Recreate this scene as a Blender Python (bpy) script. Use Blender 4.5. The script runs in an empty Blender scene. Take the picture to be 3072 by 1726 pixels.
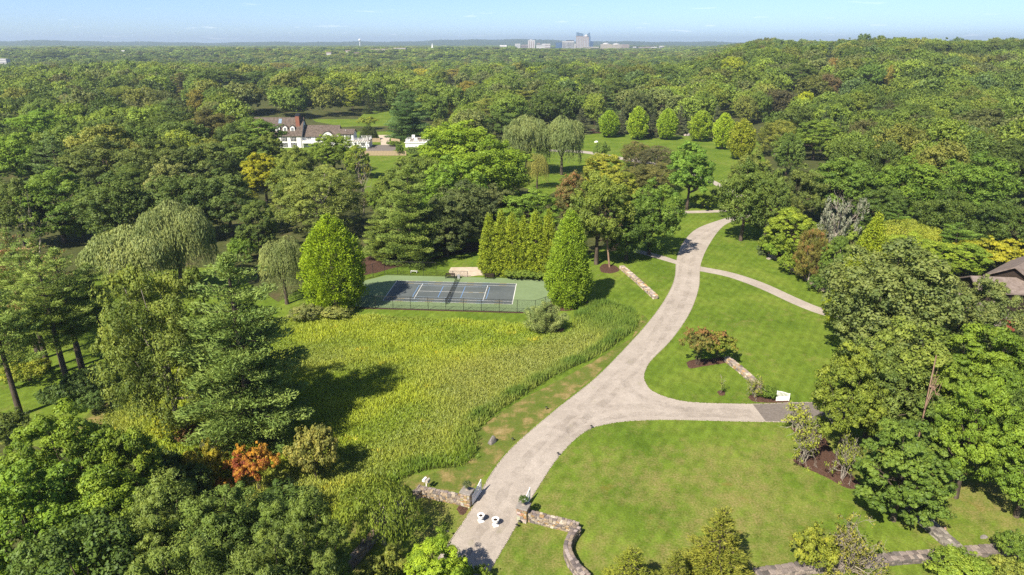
import bpy, bmesh, math, random
import numpy as np
from mathutils import Vector, Matrix
from mathutils.geometry import delaunay_2d_cdt
R = math.radians
SC = bpy.context.scene
COL = SC.collection
# ------------------------------------------------------------------ camera
F_PX, CAM_H, PITCH = 2000.0, 44.4, math.atan((863 - 128) / 2000.0)
cd = bpy.data.cameras.new('camera'); cam = bpy.data.objects.new('camera', cd); COL.objects.link(cam)
cd.sensor_width = 36.0; cd.lens = 36.0 * F_PX / 3072.0; cd.clip_start = 0.5; cd.clip_end = 60000
cam.location = (0, 0, CAM_H); cam.rotation_euler = (R(90) - PITCH, 0, 0)
SC.camera = cam
# ------------------------------------------------------------------ world, sun, exposure
SUN_EL, SUN_AZ = R(46), R(214.8)             # sun stands behind the drone, to its left
w = bpy.data.worlds.new('World'); SC.world = w; w.use_nodes = True
nt = w.node_tree; N = nt.nodes; LK = nt.links
bg = N['Background']
sky = N.new('ShaderNodeTexSky'); sky.sky_type = 'NISHITA'; sky.sun_disc = False
sky.sun_elevation = SUN_EL; sky.sun_rotation = SUN_AZ
sky.altitude = 0; sky.air_density = 0.5; sky.dust_density = 0.6; sky.ozone_density = 4.0
tc = N.new('ShaderNodeTexCoord'); mp = N.new('ShaderNodeMapping'); mp.inputs['Scale'].default_value = (11, 11, 110)
mp.inputs['Location'].default_value = (2.3, 0.7, 0.0)
nz = N.new('ShaderNodeTexNoise'); nz.inputs['Scale'].default_value = 1.6; nz.inputs['Detail'].default_value = 5
cr = N.new('ShaderNodeValToRGB'); cr.color_ramp.elements[0].position = 0.64; cr.color_ramp.elements[1].position = 0.70
sx = N.new('ShaderNodeSeparateXYZ'); bz = N.new('ShaderNodeMapRange')
bz.inputs['From Min'].default_value = 0.07; bz.inputs['From Max'].default_value = 0.01
mu = N.new('ShaderNodeMath'); mu.operation = 'MULTIPLY'; mu2 = N.new('ShaderNodeMath'); mu2.operation = 'MULTIPLY'; mu2.inputs[1].default_value = 0.25
mx = N.new('ShaderNodeMix'); mx.data_type = 'RGBA'; mx.inputs[7].default_value = (9, 9.2, 9.5, 1)
LK.new(tc.outputs['Generated'], mp.inputs[0]); LK.new(mp.outputs[0], nz.inputs['Vector']); LK.new(nz.outputs['Fac'], cr.inputs[0])
LK.new(tc.outputs['Generated'], sx.inputs[0]); LK.new(sx.outputs['Z'], bz.inputs['Value'])
LK.new(cr.outputs[0], mu.inputs[0]); LK.new(bz.outputs[0], mu.inputs[1]); LK.new(mu.outputs[0], mu2.inputs[0])
LK.new(mu2.outputs[0], mx.inputs[0]); LK.new(sky.outputs[0], mx.inputs[6]); LK.new(mx.outputs[2], bg.inputs['Color'])
bg.inputs['Strength'].default_value = 0.09
sd = bpy.data.lights.new('sun', 'SUN'); sun = bpy.data.objects.new('sun', sd); COL.objects.link(sun)
sd.energy = 4.4; sd.angle = R(0.53); sd.color = (1.0, 0.91, 0.77)
sv = Vector((math.sin(SUN_AZ) * math.cos(SUN_EL), math.cos(SUN_AZ) * math.cos(SUN_EL), math.sin(SUN_EL)))
sun.rotation_euler = sv.to_track_quat('Z', 'Y').to_euler(); sun.location = sv * 200
vs = SC.view_settings; vs.view_transform = 'Standard'; vs.look = 'None'; vs.gamma = 1.0; vs.exposure = 1.1; vs.use_curve_mapping = False
cy = SC.cycles; cy.max_bounces = 6; cy.diffuse_bounces = 4; cy.glossy_bounces = 2; cy.transmission_bounces = 3
cy.transparent_max_bounces = 12; cy.volume_bounces = 1; cy.use_denoising = False; cy.caustics_reflective = False; cy.caustics_refractive = False
try: cy.denoiser = 'OPENIMAGEDENOISE'; cy.denoising_prefilter = 'ACCURATE'
except Exception: pass
# ------------------------------------------------------------------ survey helpers: a sight line of the drone photo -> a point of the site plan
S_ = 3072.0 / 2575.0
CP, SP = math.cos(PITCH), math.sin(PITCH)
def ray(dx, dy):
    x = (dx * S_ - 1536) / F_PX; u = (863 - dy * S_) / F_PX
    return x, CP + u * SP, u * CP - SP
def G(dx, dy, z=0.0):
    x, y, k = ray(dx, dy); t = (z - CAM_H) / k
    return Vector((x * t, y * t, z))
def AT(dx, dy, Y):                            # point on the vertical plane y = Y
    x, y, k = ray(dx, dy); t = Y / y
    return Vector((x * t, Y, CAM_H + k * t))
def HT(dy, P):                                # height seen at picture row dy above the spot P
    x, y, k = ray(1287, dy); return CAM_H + k * P[1] / y
def PR(p):                                    # where a point of the site lies in the survey
    d = p[1] * CP - (p[2] - CAM_H) * SP; u = p[1] * SP + (p[2] - CAM_H) * CP
    return (1536 + F_PX * p[0] / d) / S_, (863 - F_PX * u / d) / S_, d
def ss(a, b, x):
    t = np.clip((x - a) / (b - a), 0, 1); return t * t * (3 - 2 * t)
def T(x, y):                                  # height of the land
    right = 25 * ss(330, 760, y) * ss(.225, .36, x / np.maximum(y, 1.0)) * (1 - ss(2600, 3600, y))
    valley = -9 * ss(700, 1050, y) * (1 - ss(1250, 1700, y)) * (1 - ss(0, 500, x))
    plain = 10 * ss(1300, 1950, y) * (1 - 0.7 * ss(40, 330, x) * (1 - ss(2600, 3600, y)))
    roll = ss(360, 520, y) * (1 - ss(2500, 3500, y)) * (2.6 * np.sin(x * .013 + y * .009) + 2.2 * np.sin(x * .031 - y * .017 + 2) + 1.5 * np.sin(y * .041 + x * .006))
    return right + valley + plain + roll
def inpoly(x, y, poly):
    c = False; n = len(poly); j = n - 1
    for i in range(n):
        xi, yi = poly[i]; xj, yj = poly[j]
        if (yi > y) != (yj > y) and x < (xj - xi) * (y - yi) / (yj - yi) + xi: c = not c
        j = i
    return c
def cr_open(pts, n=6):                        # Catmull-Rom through points
    P = [Vector(p) for p in pts]; P = [P[0] * 2 - P[1]] + P + [P[-1] * 2 - P[-2]]; out = []
    for i in range(1, len(P) - 2):
        a, b, c, d = P[i - 1:i + 3]
        for k in range(n):
            t = k / n
            out.append(0.5 * ((2 * b) + (c - a) * t + (2 * a - 5 * b + 4 * c - d) * t * t + (3 * b - a - 3 * c + d) * t ** 3))
    out.append(P[-2]); return out
# ------------------------------------------------------------------ materials
MATS = {}
def newmat(name):
    m = bpy.data.materials.new(name); m.use_nodes = True; n = m.node_tree.nodes; n.clear()
    o = n.new('ShaderNodeOutputMaterial'); MATS[name] = m
    return m, n, m.node_tree.links, o
def C4(c): return (c[0], c[1], c[2], 1)
def noise(n, l, vec, scale, detail=3, rough=0.5, stretch=None):
    if stretch:
        mpp = n.new('ShaderNodeMapping'); mpp.inputs['Scale'].default_value = stretch[:3]
        if len(stretch) > 3: mpp.inputs['Rotation'].default_value = (0, 0, stretch[3])
        l.new(vec, mpp.inputs[0]); vec = mpp.outputs[0]
    t = n.new('ShaderNodeTexNoise'); t.inputs['Scale'].default_value = scale; t.inputs['Detail'].default_value = detail
    t.inputs['Roughness'].default_value = rough; l.new(vec, t.inputs['Vector']); return t.outputs['Fac']
def ramp(n, l, fac, stops):
    r = n.new('ShaderNodeValToRGB'); e = r.color_ramp.elements
    while len(e) < len(stops): e.new(0.5)
    for i, (p, c) in enumerate(stops):
        e[i].position = p; e[i].color = C4(c) if not isinstance(c, (int, float)) else (c, c, c, 1)
    l.new(fac, r.inputs[0]); return r.outputs[0]
def mixc(n, l, fac, a, b, mode='MIX'):
    m = n.new('ShaderNodeMix'); m.data_type = 'RGBA'; m.blend_type = mode
    for s, v in ((0, fac), (6, a), (7, b)):
        if isinstance(v, (int, float)): m.inputs[s].default_value = v
        elif isinstance(v, (tuple, list)): m.inputs[s].default_value = C4(v)
        else: l.new(v, m.inputs[s])
    return m.outputs[2]
def math_(n, l, op, a, b=0.0, clamp=False):
    m = n.new('ShaderNodeMath'); m.operation = op; m.use_clamp = clamp
    for i, v in enumerate((a, b)):
        if isinstance(v, (int, float)): m.inputs[i].default_value = v
        else: l.new(v, m.inputs[i])
    return m.outputs[0]
def mapr(n, l, v, a, b, c=0.0, d=1.0):
    m = n.new('ShaderNodeMapRange'); m.interpolation_type = 'SMOOTHSTEP'
    for i, x in zip((1, 2, 3, 4), (a, b, c, d)): m.inputs[i].default_value = x
    l.new(v, m.inputs[0]); return m.outputs[0]
def princ(n, l, o, col, rough=0.8, spec=0.25, bump=None, bstr=0.4, bdist=0.02, metal=0.0):
    p = n.new('ShaderNodeBsdfPrincipled')
    if isinstance(col, (tuple, list)): p.inputs['Base Color'].default_value = C4(col)
    else: l.new(col, p.inputs['Base Color'])
    p.inputs['Roughness'].default_value = rough; p.inputs['Specular IOR Level'].default_value = spec; p.inputs['Metallic'].default_value = metal
    if bump is not None:
        b = n.new('ShaderNodeBump'); b.inputs['Strength'].default_value = bstr; b.inputs['Distance'].default_value = bdist
        l.new(bump, b.inputs['Height']); l.new(b.outputs[0], p.inputs['Normal'])
    l.new(p.outputs[0], o.inputs[0]); return p
def objco(n): return n.new('ShaderNodeTexCoord').outputs['Object']
def leafmat(name, src='OBJECT', second=None, sat=1.0, gloss=0.018, trans=0.34):
    m, n, l, o = newmat(name)
    if src == 'OBJECT': base = n.new('ShaderNodeObjectInfo').outputs['Color']
    elif src == 'INSTANCER':
        a = n.new('ShaderNodeAttribute'); a.attribute_type = 'INSTANCER'; a.attribute_name = 'tcol'; base = a.outputs['Color']
    else:
        a = n.new('ShaderNodeAttribute'); a.attribute_name = 'gcol'; base = a.outputs['Color']
    at = n.new('ShaderNodeAttribute'); at.attribute_name = 'lv'
    lv = at.outputs['Fac']
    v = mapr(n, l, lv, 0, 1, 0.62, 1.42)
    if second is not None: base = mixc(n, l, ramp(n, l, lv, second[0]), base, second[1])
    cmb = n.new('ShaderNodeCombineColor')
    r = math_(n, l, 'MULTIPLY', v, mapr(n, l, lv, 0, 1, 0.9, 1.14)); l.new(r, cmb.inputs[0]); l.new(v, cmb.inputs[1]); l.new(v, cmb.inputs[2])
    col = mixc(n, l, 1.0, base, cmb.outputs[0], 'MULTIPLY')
    na = n.new('ShaderNodeAttribute'); na.attribute_name = 'ln'; vt = n.new('ShaderNodeVectorTransform'); vt.vector_type = 'NORMAL'; vt.convert_from = 'OBJECT'; vt.convert_to = 'WORLD'; l.new(na.outputs['Vector'], vt.inputs[0])
    gm = n.new('ShaderNodeNewGeometry'); va = n.new('ShaderNodeVectorMath'); va.operation = 'SCALE'; va.inputs['Scale'].default_value = .8; l.new(gm.outputs['Normal'], va.inputs[0])
    vb = n.new('ShaderNodeVectorMath'); l.new(va.outputs[0], vb.inputs[0]); l.new(vt.outputs[0], vb.inputs[1]); vn = n.new('ShaderNodeVectorMath'); vn.operation = 'NORMALIZE'; l.new(vb.outputs[0], vn.inputs[0])
    d = n.new('ShaderNodeBsdfDiffuse'); l.new(vn.outputs[0], d.inputs['Normal']); t = n.new('ShaderNodeBsdfTranslucent'); ms = n.new('ShaderNodeMixShader'); ms.inputs[0].default_value = trans
    tcol = mixc(n, l, 1.0, col, (1.25, 1.15, 0.6), 'MULTIPLY')
    l.new(col, d.inputs[0]); l.new(tcol, t.inputs[0]); l.new(d.outputs[0], ms.inputs[1]); l.new(t.outputs[0], ms.inputs[2])
    g = n.new('ShaderNodeBsdfGlossy'); g.inputs['Roughness'].default_value = 0.6; g.inputs['Color'].default_value = (0.9, 0.95, 1, 1)
    m2 = n.new('ShaderNodeMixShader'); m2.inputs[0].default_value = gloss; l.new(ms.outputs[0], m2.inputs[1]); l.new(g.outputs[0], m2.inputs[2])
    l.new(m2.outputs[0], o.inputs[0]); return m
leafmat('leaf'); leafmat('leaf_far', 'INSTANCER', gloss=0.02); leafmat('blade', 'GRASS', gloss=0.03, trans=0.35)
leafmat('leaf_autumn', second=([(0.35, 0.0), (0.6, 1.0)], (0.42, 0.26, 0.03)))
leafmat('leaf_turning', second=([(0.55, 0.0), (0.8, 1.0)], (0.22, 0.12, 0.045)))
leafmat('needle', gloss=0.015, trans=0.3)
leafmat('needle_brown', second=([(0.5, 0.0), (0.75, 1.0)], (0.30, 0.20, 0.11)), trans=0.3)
def simple(name, c1, c2, scale, rough=0.8, spec=0.2, bump=0.3, bd=0.02, stretch=None, detail=4):
    m, n, l, o = newmat(name); co = objco(n); f = noise(n, l, co, scale, detail, 0.6, stretch)
    princ(n, l, o, ramp(n, l, f, [(0.3, c1), (0.7, c2)]), rough, spec, f, bump, bd); return m
simple('bark', (0.045, 0.034, 0.025), (0.13, 0.105, 0.08), 3.0, 0.95, 0.1, 0.8, 0.05, (1, 1, 0.25))
simple('bark_pale', (0.20, 0.17, 0.14), (0.42, 0.38, 0.33), 3.0, 0.9, 0.1, 0.5, 0.03, (1, 1, 0.3))
simple('bark_red', (0.16, 0.095, 0.06), (0.36, 0.25, 0.18), 3.0, 0.9, 0.1, 0.5, 0.03, (1, 1, 0.3))
simple('bark_dead', (0.19, 0.155, 0.12), (0.40, 0.35, 0.29), 4.0, 0.9, 0.1, 0.5, 0.03, (1, 1, 0.3))
simple('mulch', (0.035, 0.02, 0.014), (0.13, 0.075, 0.055), 7.0, 1, 0.05, 1.0, 0.08)
simple('white_paint', (0.74, 0.74, 0.72), (0.84, 0.84, 0.82), 5.0, 0.45, 0.3, 0.05, 0.005)
simple('house_white', (0.66, 0.66, 0.64), (0.80, 0.80, 0.78), 1.2, 0.6, 0.2, 0.05, 0.01)
simple('black_metal', (0.008, 0.008, 0.009), (0.02, 0.02, 0.02), 8, 0.5, 0.4, 0.0)
simple('dark_wood', (0.02, 0.014, 0.01), (0.05, 0.035, 0.026), 8, 0.7, 0.2, 0.2)
simple('soil', (0.02, 0.014, 0.01), (0.05, 0.035, 0.025), 12, 1, 0.05, 0.8)
simple('cedar_board', (0.30, 0.225, 0.14), (0.44, 0.345, 0.235), 2.5, 0.8, 0.15, 0.2, 0.01, (1, 1, 0.2))
simple('copper_red', (0.16, 0.04, 0.025), (0.28, 0.08, 0.05), 3, 0.8)
simple('slate', (0.17, 0.155, 0.14), (0.30, 0.275, 0.25), 2.2, 0.85, 0.2, 0.4, 0.02)
simple('brick', (0.18, 0.075, 0.05), (0.30, 0.13, 0.09), 6, 0.9, 0.1, 0.4)
simple('dark_shutter', (0.02, 0.022, 0.03), (0.035, 0.038, 0.05), 4, 0.6)
simple('boulder_grey', (0.13, 0.12, 0.11), (0.30, 0.27, 0.25), 2.5, 0.9, 0.15, 0.9, 0.06)
simple('asphalt', (0.13, 0.112, 0.098), (0.20, 0.175, 0.155), 3.0, 0.95, 0.1, 0.3, 0.01)
simple('dark_asphalt', (0.05, 0.05, 0.052), (0.10, 0.10, 0.10), 1.5, 0.8, 0.25, 0.3, 0.01)
simple('grey_bin', (0.22, 0.22, 0.23), (0.32, 0.32, 0.33), 3, 0.6)
simple('tan_wall', (0.24, 0.19, 0.14), (0.32, 0.26, 0.20), 0.05, 0.9)
simple('pale_wall', (0.40, 0.39, 0.385), (0.52, 0.51, 0.50), 0.05, 0.9)
simple('rose_wall', (0.24, 0.195, 0.185), (0.33, 0.275, 0.26), 0.05, 0.9)
simple('cream_wall', (0.36, 0.33, 0.27), (0.44, 0.41, 0.34), 0.05, 0.9)
simple('steel_paint', (0.30, 0.31, 0.33), (0.4, 0.41, 0.43), 1, 0.6)
def glassmat(name, c, rough=0.08):
    m, n, l, o = newmat(name); p = princ(n, l, o, c, rough, 0.6); return m
glassmat('pane_dark', (0.03, 0.035, 0.045)); glassmat('pane_blue', (0.07, 0.14, 0.26), 0.15); glassmat('pane_sky', (0.10, 0.17, 0.26), 0.3); glassmat('pane_navy', (0.035, 0.07, 0.15), 0.2)
def stonemat():
    m, n, l, o = newmat('stone'); co = objco(n); b = n.new('ShaderNodeObjectInfo')
    f = noise(n, l, co, 5.0, 5, 0.65); f2 = noise(n, l, co, 1.7, 3)
    v = ramp(n, l, f, [(0.25, 0.55), (0.75, 1.3)]); c = mixc(n, l, 1.0, b.outputs['Color'], v, 'MULTIPLY')
    c = mixc(n, l, ramp(n, l, f2, [(0.60, 0.0), (0.72, 0.7)]), c, (0.20, 0.19, 0.16))
    princ(n, l, o, c, 0.92, 0.1, f, 0.7, 0.03)
stonemat()
def shinglemat(name, c1, c2, rows=3.0):
    m, n, l, o = newmat(name); co = objco(n)
    f = noise(n, l, co, 1.3, 4, 0.65); f3 = noise(n, l, co, 9.0, 3, 0.7)
    c = ramp(n, l, f, [(0.3, c1), (0.72, c2)]); c = mixc(n, l, 1.0, c, ramp(n, l, f3, [(0.25, 0.6), (0.75, 1.3)]), 'MULTIPLY')
    princ(n, l, o, c, 0.95, 0.1, f3, 0.5, 0.02)
shinglemat('shingle', (0.075, 0.058, 0.047), (0.17, 0.138, 0.115)); shinglemat('shingle_grey', (0.15, 0.118, 0.10), (0.25, 0.205, 0.18))
def groundmats():
    # forest floor
    m, n, l, o = newmat('forest_floor'); co = objco(n); f = noise(n, l, co, 0.15, 5, 0.6); f2 = noise(n, l, co, 1.7, 4, 0.6)
    c = ramp(n, l, f, [(0.3, (0.045, 0.055, 0.02)), (0.55, (0.075, 0.085, 0.028)), (0.75, (0.10, 0.075, 0.04))])
    c = mixc(n, l, 1.0, c, ramp(n, l, f2, [(0.25, 0.6), (0.75, 1.35)]), 'MULTIPLY'); princ(n, l, o, c, 1, 0.05, f2, 0.8, 0.15)
    # lawn
    m, n, l, o = newmat('lawn'); co = objco(n)
    f = noise(n, l, co, 0.11, 5, 0.6); f2 = noise(n, l, co, 0.9, 5, 0.68, (1, 0.6, 1, 0.5)); f3 = noise(n, l, co, 5.0, 4, 0.7); f4 = noise(n, l, co, 0.07, 3, 0.5); fb = noise(n, l, co, 0.55, 4, 0.7)
    c = ramp(n, l, f, [(0.25, (0.068, 0.120, 0.012)), (0.5, (0.112, 0.168, 0.020)), (0.75, (0.160, 0.205, 0.032))])
    c = mixc(n, l, 1.0, c, ramp(n, l, f2, [(0.25, 0.66), (0.75, 1.30)]), 'MULTIPLY')
    c = mixc(n, l, 1.0, c, ramp(n, l, f3, [(0.25, 0.62), (0.75, 1.38)]), 'MULTIPLY')
    # mowing stripes
    wv = n.new('ShaderNodeTexWave'); wv.inputs['Scale'].default_value = 0.22; wv.inputs['Distortion'].default_value = 0.6; wv.inputs['Detail'].default_value = 1
    mpp = n.new('ShaderNodeMapping'); mpp.inputs['Rotation'].default_value = (0, 0, 0.55); l.new(co, mpp.inputs[0]); l.new(mpp.outputs[0], wv.inputs[0])
    c = mixc(n, l, 0.26, c, mixc(n, l, 1.0, c, ramp(n, l, wv.outputs['Fac'], [(0.35, 0.80), (0.65, 1.16)]), 'MULTIPLY'))
    # dry turf: strong on the front lawn, faint elsewhere
    sp = n.new('ShaderNodeSeparateXYZ'); l.new(co, sp.inputs[0])
    near = mapr(n, l, sp.outputs['Y'], 82, 58); zone = math_(n, l, 'ADD', math_(n, l, 'MULTIPLY', near, 0.12), -0.05)
    dry = math_(n, l, 'ADD', math_(n, l, 'ADD', math_(n, l, 'MULTIPLY', f4, 0.45), math_(n, l, 'MULTIPLY', fb, 0.55)), zone)
    dm = ramp(n, l, dry, [(0.50, 0.0), (0.68, 1.0)])
    dc = ramp(n, l, f3, [(0.3, (0.17, 0.135, 0.045)), (0.7, (0.30, 0.235, 0.105))])
    c = mixc(n, l, math_(n, l, 'MULTIPLY', dm, ramp(n, l, f3, [(0.35, 0.2), (0.6, 0.85)])), c, dc)
    rust = ramp(n, l, noise(n, l, co, 0.24, 3, 0.6), [(0.64, 0.0), (0.76, 0.5)]); rust = math_(n, l, 'MULTIPLY', rust, near)
    c = mixc(n, l, rust, c, (0.19, 0.11, 0.025))
    princ(n, l, o, c, 1, 0.05, f3, 0.9, 0.06)
    # worn verge between drive and meadow
    m, n, l, o = newmat('verge'); co = objco(n); f = noise(n, l, co, 0.45, 5, 0.65); f3 = noise(n, l, co, 5, 4, 0.7)
    c = ramp(n, l, f, [(0.34, (0.085, 0.13, 0.018)), (0.50, (0.12, 0.14, 0.03)), (0.60, (0.22, 0.175, 0.065)), (0.74, (0.32, 0.245, 0.115))])
    c = mixc(n, l, 1.0, c, ramp(n, l, f3, [(0.25, 0.65), (0.75, 1.3)]), 'MULTIPLY'); princ(n, l, o, c, 1, 0.05, f3, 0.9, 0.06)
    m, n, l, o = newmat('meadow_soil'); co = objco(n); f = noise(n, l, co, 0.4, 5, 0.65); f3 = noise(n, l, co, 4, 4, 0.7)
    c = ramp(n, l, f, [(0.3, (0.07, 0.10, 0.014)), (0.7, (0.12, 0.14, 0.03))]); c = mixc(n, l, 1.0, c, ramp(n, l, f3, [(0.25, 0.5), (0.75, 1.3)]), 'MULTIPLY'); princ(n, l, o, c, 1, 0.05, f3, 1, 0.15)
    # gravel
    m, n, l, o = newmat('gravel'); co = objco(n); f = noise(n, l, co, 0.22, 4, 0.55); f2 = noise(n, l, co, 1.4, 5, 0.7); f3 = noise(n, l, co, 9.0, 3, 0.75)
    c = ramp(n, l, f, [(0.3, (0.335, 0.292, 0.248)), (0.7, (0.42, 0.372, 0.322))])
    c = mixc(n, l, 1.0, c, ramp(n, l, f2, [(0.28, 0.87), (0.72, 1.08)]), 'MULTIPLY'); c = mixc(n, l, 1.0, c, ramp(n, l, f3, [(0.2, 0.72), (0.8, 1.22)]), 'MULTIPLY')
    grs = ramp(n, l, noise(n, l, co, 0.6, 4, 0.7), [(0.60, 0.0), (0.74, 0.35)]); c = mixc(n, l, grs, c, (0.20, 0.20, 0.09))
    princ(n, l, o, c, 1, 0.1, f3, 0.8, 0.05)
    m, n, l, o = newmat('wheel_track'); co = objco(n); f = noise(n, l, co, 0.5, 5, 0.7); f3 = noise(n, l, co, 9.0, 3, 0.75)
    d = n.new('ShaderNodeBsdfDiffuse'); l.new(ramp(n, l, f3, [(0.2, (0.16, 0.135, 0.11)), (0.8, (0.30, 0.26, 0.22))]), d.inputs[0]); tr = n.new('ShaderNodeBsdfTransparent'); ms = n.new('ShaderNodeMixShader')
    l.new(ramp(n, l, f, [(0.42, 0.0), (0.70, 0.24)]), ms.inputs[0]); l.new(tr.outputs[0], ms.inputs[1]); l.new(d.outputs[0], ms.inputs[2]); l.new(ms.outputs[0], o.inputs[0])
    m, n, l, o = newmat('sand_path'); co = objco(n); f = noise(n, l, co, 0.8, 4, 0.6); f3 = noise(n, l, co, 8.0, 3, 0.7)
    c = ramp(n, l, f, [(0.3, (0.40, 0.33, 0.25)), (0.7, (0.54, 0.46, 0.37))]); c = mixc(n, l, 1.0, c, ramp(n, l, f3, [(0.25, 0.75), (0.75, 1.2)]), 'MULTIPLY'); princ(n, l, o, c, 1, 0.1, f3, 0.6, 0.03)
    # court paints
    for nm, a, b in (('court_green', (0.145, 0.200, 0.095), (0.185, 0.250, 0.125)), ('court_slate', (0.075, 0.090, 0.094), (0.115, 0.130, 0.130))):
        m, n, l, o = newmat(nm); co = objco(n); f = noise(n, l, co, 0.16, 5, 0.65); f2 = noise(n, l, co, 1.6, 4, 0.7)
        c = ramp(n, l, f, [(0.3, a), (0.7, b)]); c = mixc(n, l, 1.0, c, ramp(n, l, f2, [(0.25, 0.88), (0.75, 1.1)]), 'MULTIPLY')
        princ(n, l, o, c, 0.85, 0.2, f2, 0.1, 0.01)
    for nm, a in (('line_white', (0.72, 0.72, 0.68)), ('line_yellow', (0.62, 0.48, 0.20)), ('line_blue', (0.17, 0.36, 0.72)), ('line_pale_blue', (0.45, 0.58, 0.75))):
        simple(nm, tuple(x * 0.85 for x in a), a, 4, 0.8, 0.2, 0.0)
    m, n, l, o = newmat('hill_woods'); co = objco(n); f = noise(n, l, co, 0.012, 6, 0.7)
    c = ramp(n, l, f, [(0.3, (0.025, 0.045, 0.018)), (0.7, (0.06, 0.085, 0.03))]); princ(n, l, o, c, 1, 0.05)
    # woven wire: the threads are drawn by an alpha lattice
    for nm, sc, th in (('chain_link', 9.0, 0.09), ('net_mesh', 12.0, 0.38)):
        m, n, l, o = newmat(nm); uv = n.new('ShaderNodeUVMap'); s = n.new('ShaderNodeSeparateXYZ'); l.new(uv.outputs[0], s.inputs[0])
        a = math_(n, l, 'ADD', s.outputs[0], s.outputs[1]) if nm == 'chain_link' else s.outputs[0]
        b = math_(n, l, 'SUBTRACT', s.outputs[0], s.outputs[1]) if nm == 'chain_link' else s.outputs[1]
        fa = [math_(n, l, 'LESS_THAN', math_(n, l, 'FRACT', math_(n, l, 'MULTIPLY', q, sc)), th) for q in (a, b)]
        al = math_(n, l, 'MAXIMUM', fa[0], fa[1]); tr = n.new('ShaderNodeBsdfTransparent'); d = n.new('ShaderNodeBsdfDiffuse'); d.inputs[0].default_value = (0.012, 0.013, 0.012, 1)
        ms = n.new('ShaderNodeMixShader'); l.new(al, ms.inputs[0]); l.new(tr.outputs[0], ms.inputs[1]); l.new(d.outputs[0], ms.inputs[2]); l.new(ms.outputs[0], o.inputs[0])
groundmats()
# ------------------------------------------------------------------ object helpers
def obj(name, me, mat=None, parent=None, loc=None, rz=None, color=None):
    o = bpy.data.objects.new(name, me); COL.objects.link(o)
    if mat and me is not None and not me.materials: me.materials.append(MATS[mat])
    if parent: o.parent = parent
    if loc is not None: o.location = loc
    if rz is not None: o.rotation_euler = (0, 0, rz)
    if color: o.color = C4(color)
    return o
def thing(name, label, cat, loc=(0, 0, 0), rz=0.0, group=None):
    o = bpy.data.objects.new(name, None); COL.objects.link(o); o.location = loc; o.rotation_euler = (0, 0, rz); o.empty_display_size = 0.2
    return tag(o, label, cat, group)
def tag(o, label, cat, group=None):
    o['label'] = label; o['category'] = cat
    if group: o['group'] = group
    return o
def kind(o, k, label=None):
    o['kind'] = k
    if label: o['label'] = label
    return o
def bm_mesh(name, bm, smooth=False):
    me = bpy.data.meshes.new(name); bm.to_mesh(me); bm.free()
    if smooth: me.polygons.foreach_set('use_smooth', [True] * len(me.polygons))
    return me
def quad_mesh(name, V, Q, lv=None, mat=None, gcol=None, ln=None):
    V = np.asarray(V, np.float32); Q = np.asarray(Q, np.int32); me = bpy.data.meshes.new(name)
    nv, nf, k = len(V), len(Q), Q.shape[1]
    me.vertices.add(nv); me.vertices.foreach_set('co', V.ravel()); me.loops.add(nf * k); me.loops.foreach_set('vertex_index', Q.ravel())
    me.polygons.add(nf); me.polygons.foreach_set('loop_start', np.arange(0, nf * k, k, dtype=np.int32))
    if lv is not None:
        a = me.attributes.new('lv', 'FLOAT', 'FACE'); a.data.foreach_set('value', np.asarray(lv, np.float32))
    if ln is not None:
        a = me.attributes.new('ln', 'FLOAT_VECTOR', 'FACE'); a.data.foreach_set('vector', np.ascontiguousarray(ln, np.float32).ravel())
    if gcol is not None:
        a = me.attributes.new('gcol', 'FLOAT_COLOR', 'FACE'); c = np.ones((nf, 4), np.float32); c[:, :3] = gcol; a.data.foreach_set('color', c.ravel())
    me.update(calc_edges=True); me.validate()
    if mat: me.materials.append(MATS[mat])
    return me
def box(bm, x0, x1, y0, y1, z0, z1, bev=0.0, M=None):
    g = bmesh.ops.create_cube(bm, size=1.0); v = g['verts']
    for q in v:
        q.co = Vector((x0 + (q.co.x + .5) * (x1 - x0), y0 + (q.co.y + .5) * (y1 - y0), z0 + (q.co.z + .5) * (z1 - z0)))
    if bev > 0:
        e = list({e for q in v for e in q.link_edges}); r = bmesh.ops.bevel(bm, geom=e, offset=bev, segments=1, affect='EDGES'); v = list({q for f in r['faces'] for q in f.verts} | {q for q in v if q.is_valid})
    if M is not None:
        for q in v:
            if q.is_valid: q.co = M @ q.co
def bxo(name, dims, mat, parent, bev=0.0, M=None):
    bm = bmesh.new(); box(bm, *dims, bev=bev, M=M); return obj(name, bm_mesh(name, bm), mat, parent)
def prism(bm, pts, z0, z1):
    vb = [bm.verts.new((p[0], p[1], z0)) for p in pts]; vt = [bm.verts.new((p[0], p[1], z1)) for p in pts]; n = len(pts)
    bm.faces.new(vt); bm.faces.new(vb[::-1])
    for i in range(n): bm.faces.new((vb[i], vb[(i + 1) % n], vt[(i + 1) % n], vt[i]))
def lathe(bm, prof, n=20, c=(0, 0, 0)):
    rings = []
    for r, z in prof:
        rings.append([bm.verts.new((c[0] + r * math.cos(2 * math.pi * k / n), c[1] + r * math.sin(2 * math.pi * k / n), c[2] + z)) for k in range(n)])
    for a, b in zip(rings, rings[1:]):
        for k in range(n): bm.faces.new((a[k], a[(k + 1) % n], b[(k + 1) % n], b[k]))
    if prof[0][0] > 1e-4: bm.faces.new(rings[0][::-1])
    if prof[-1][0] > 1e-4: bm.faces.new(rings[-1])
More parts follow.
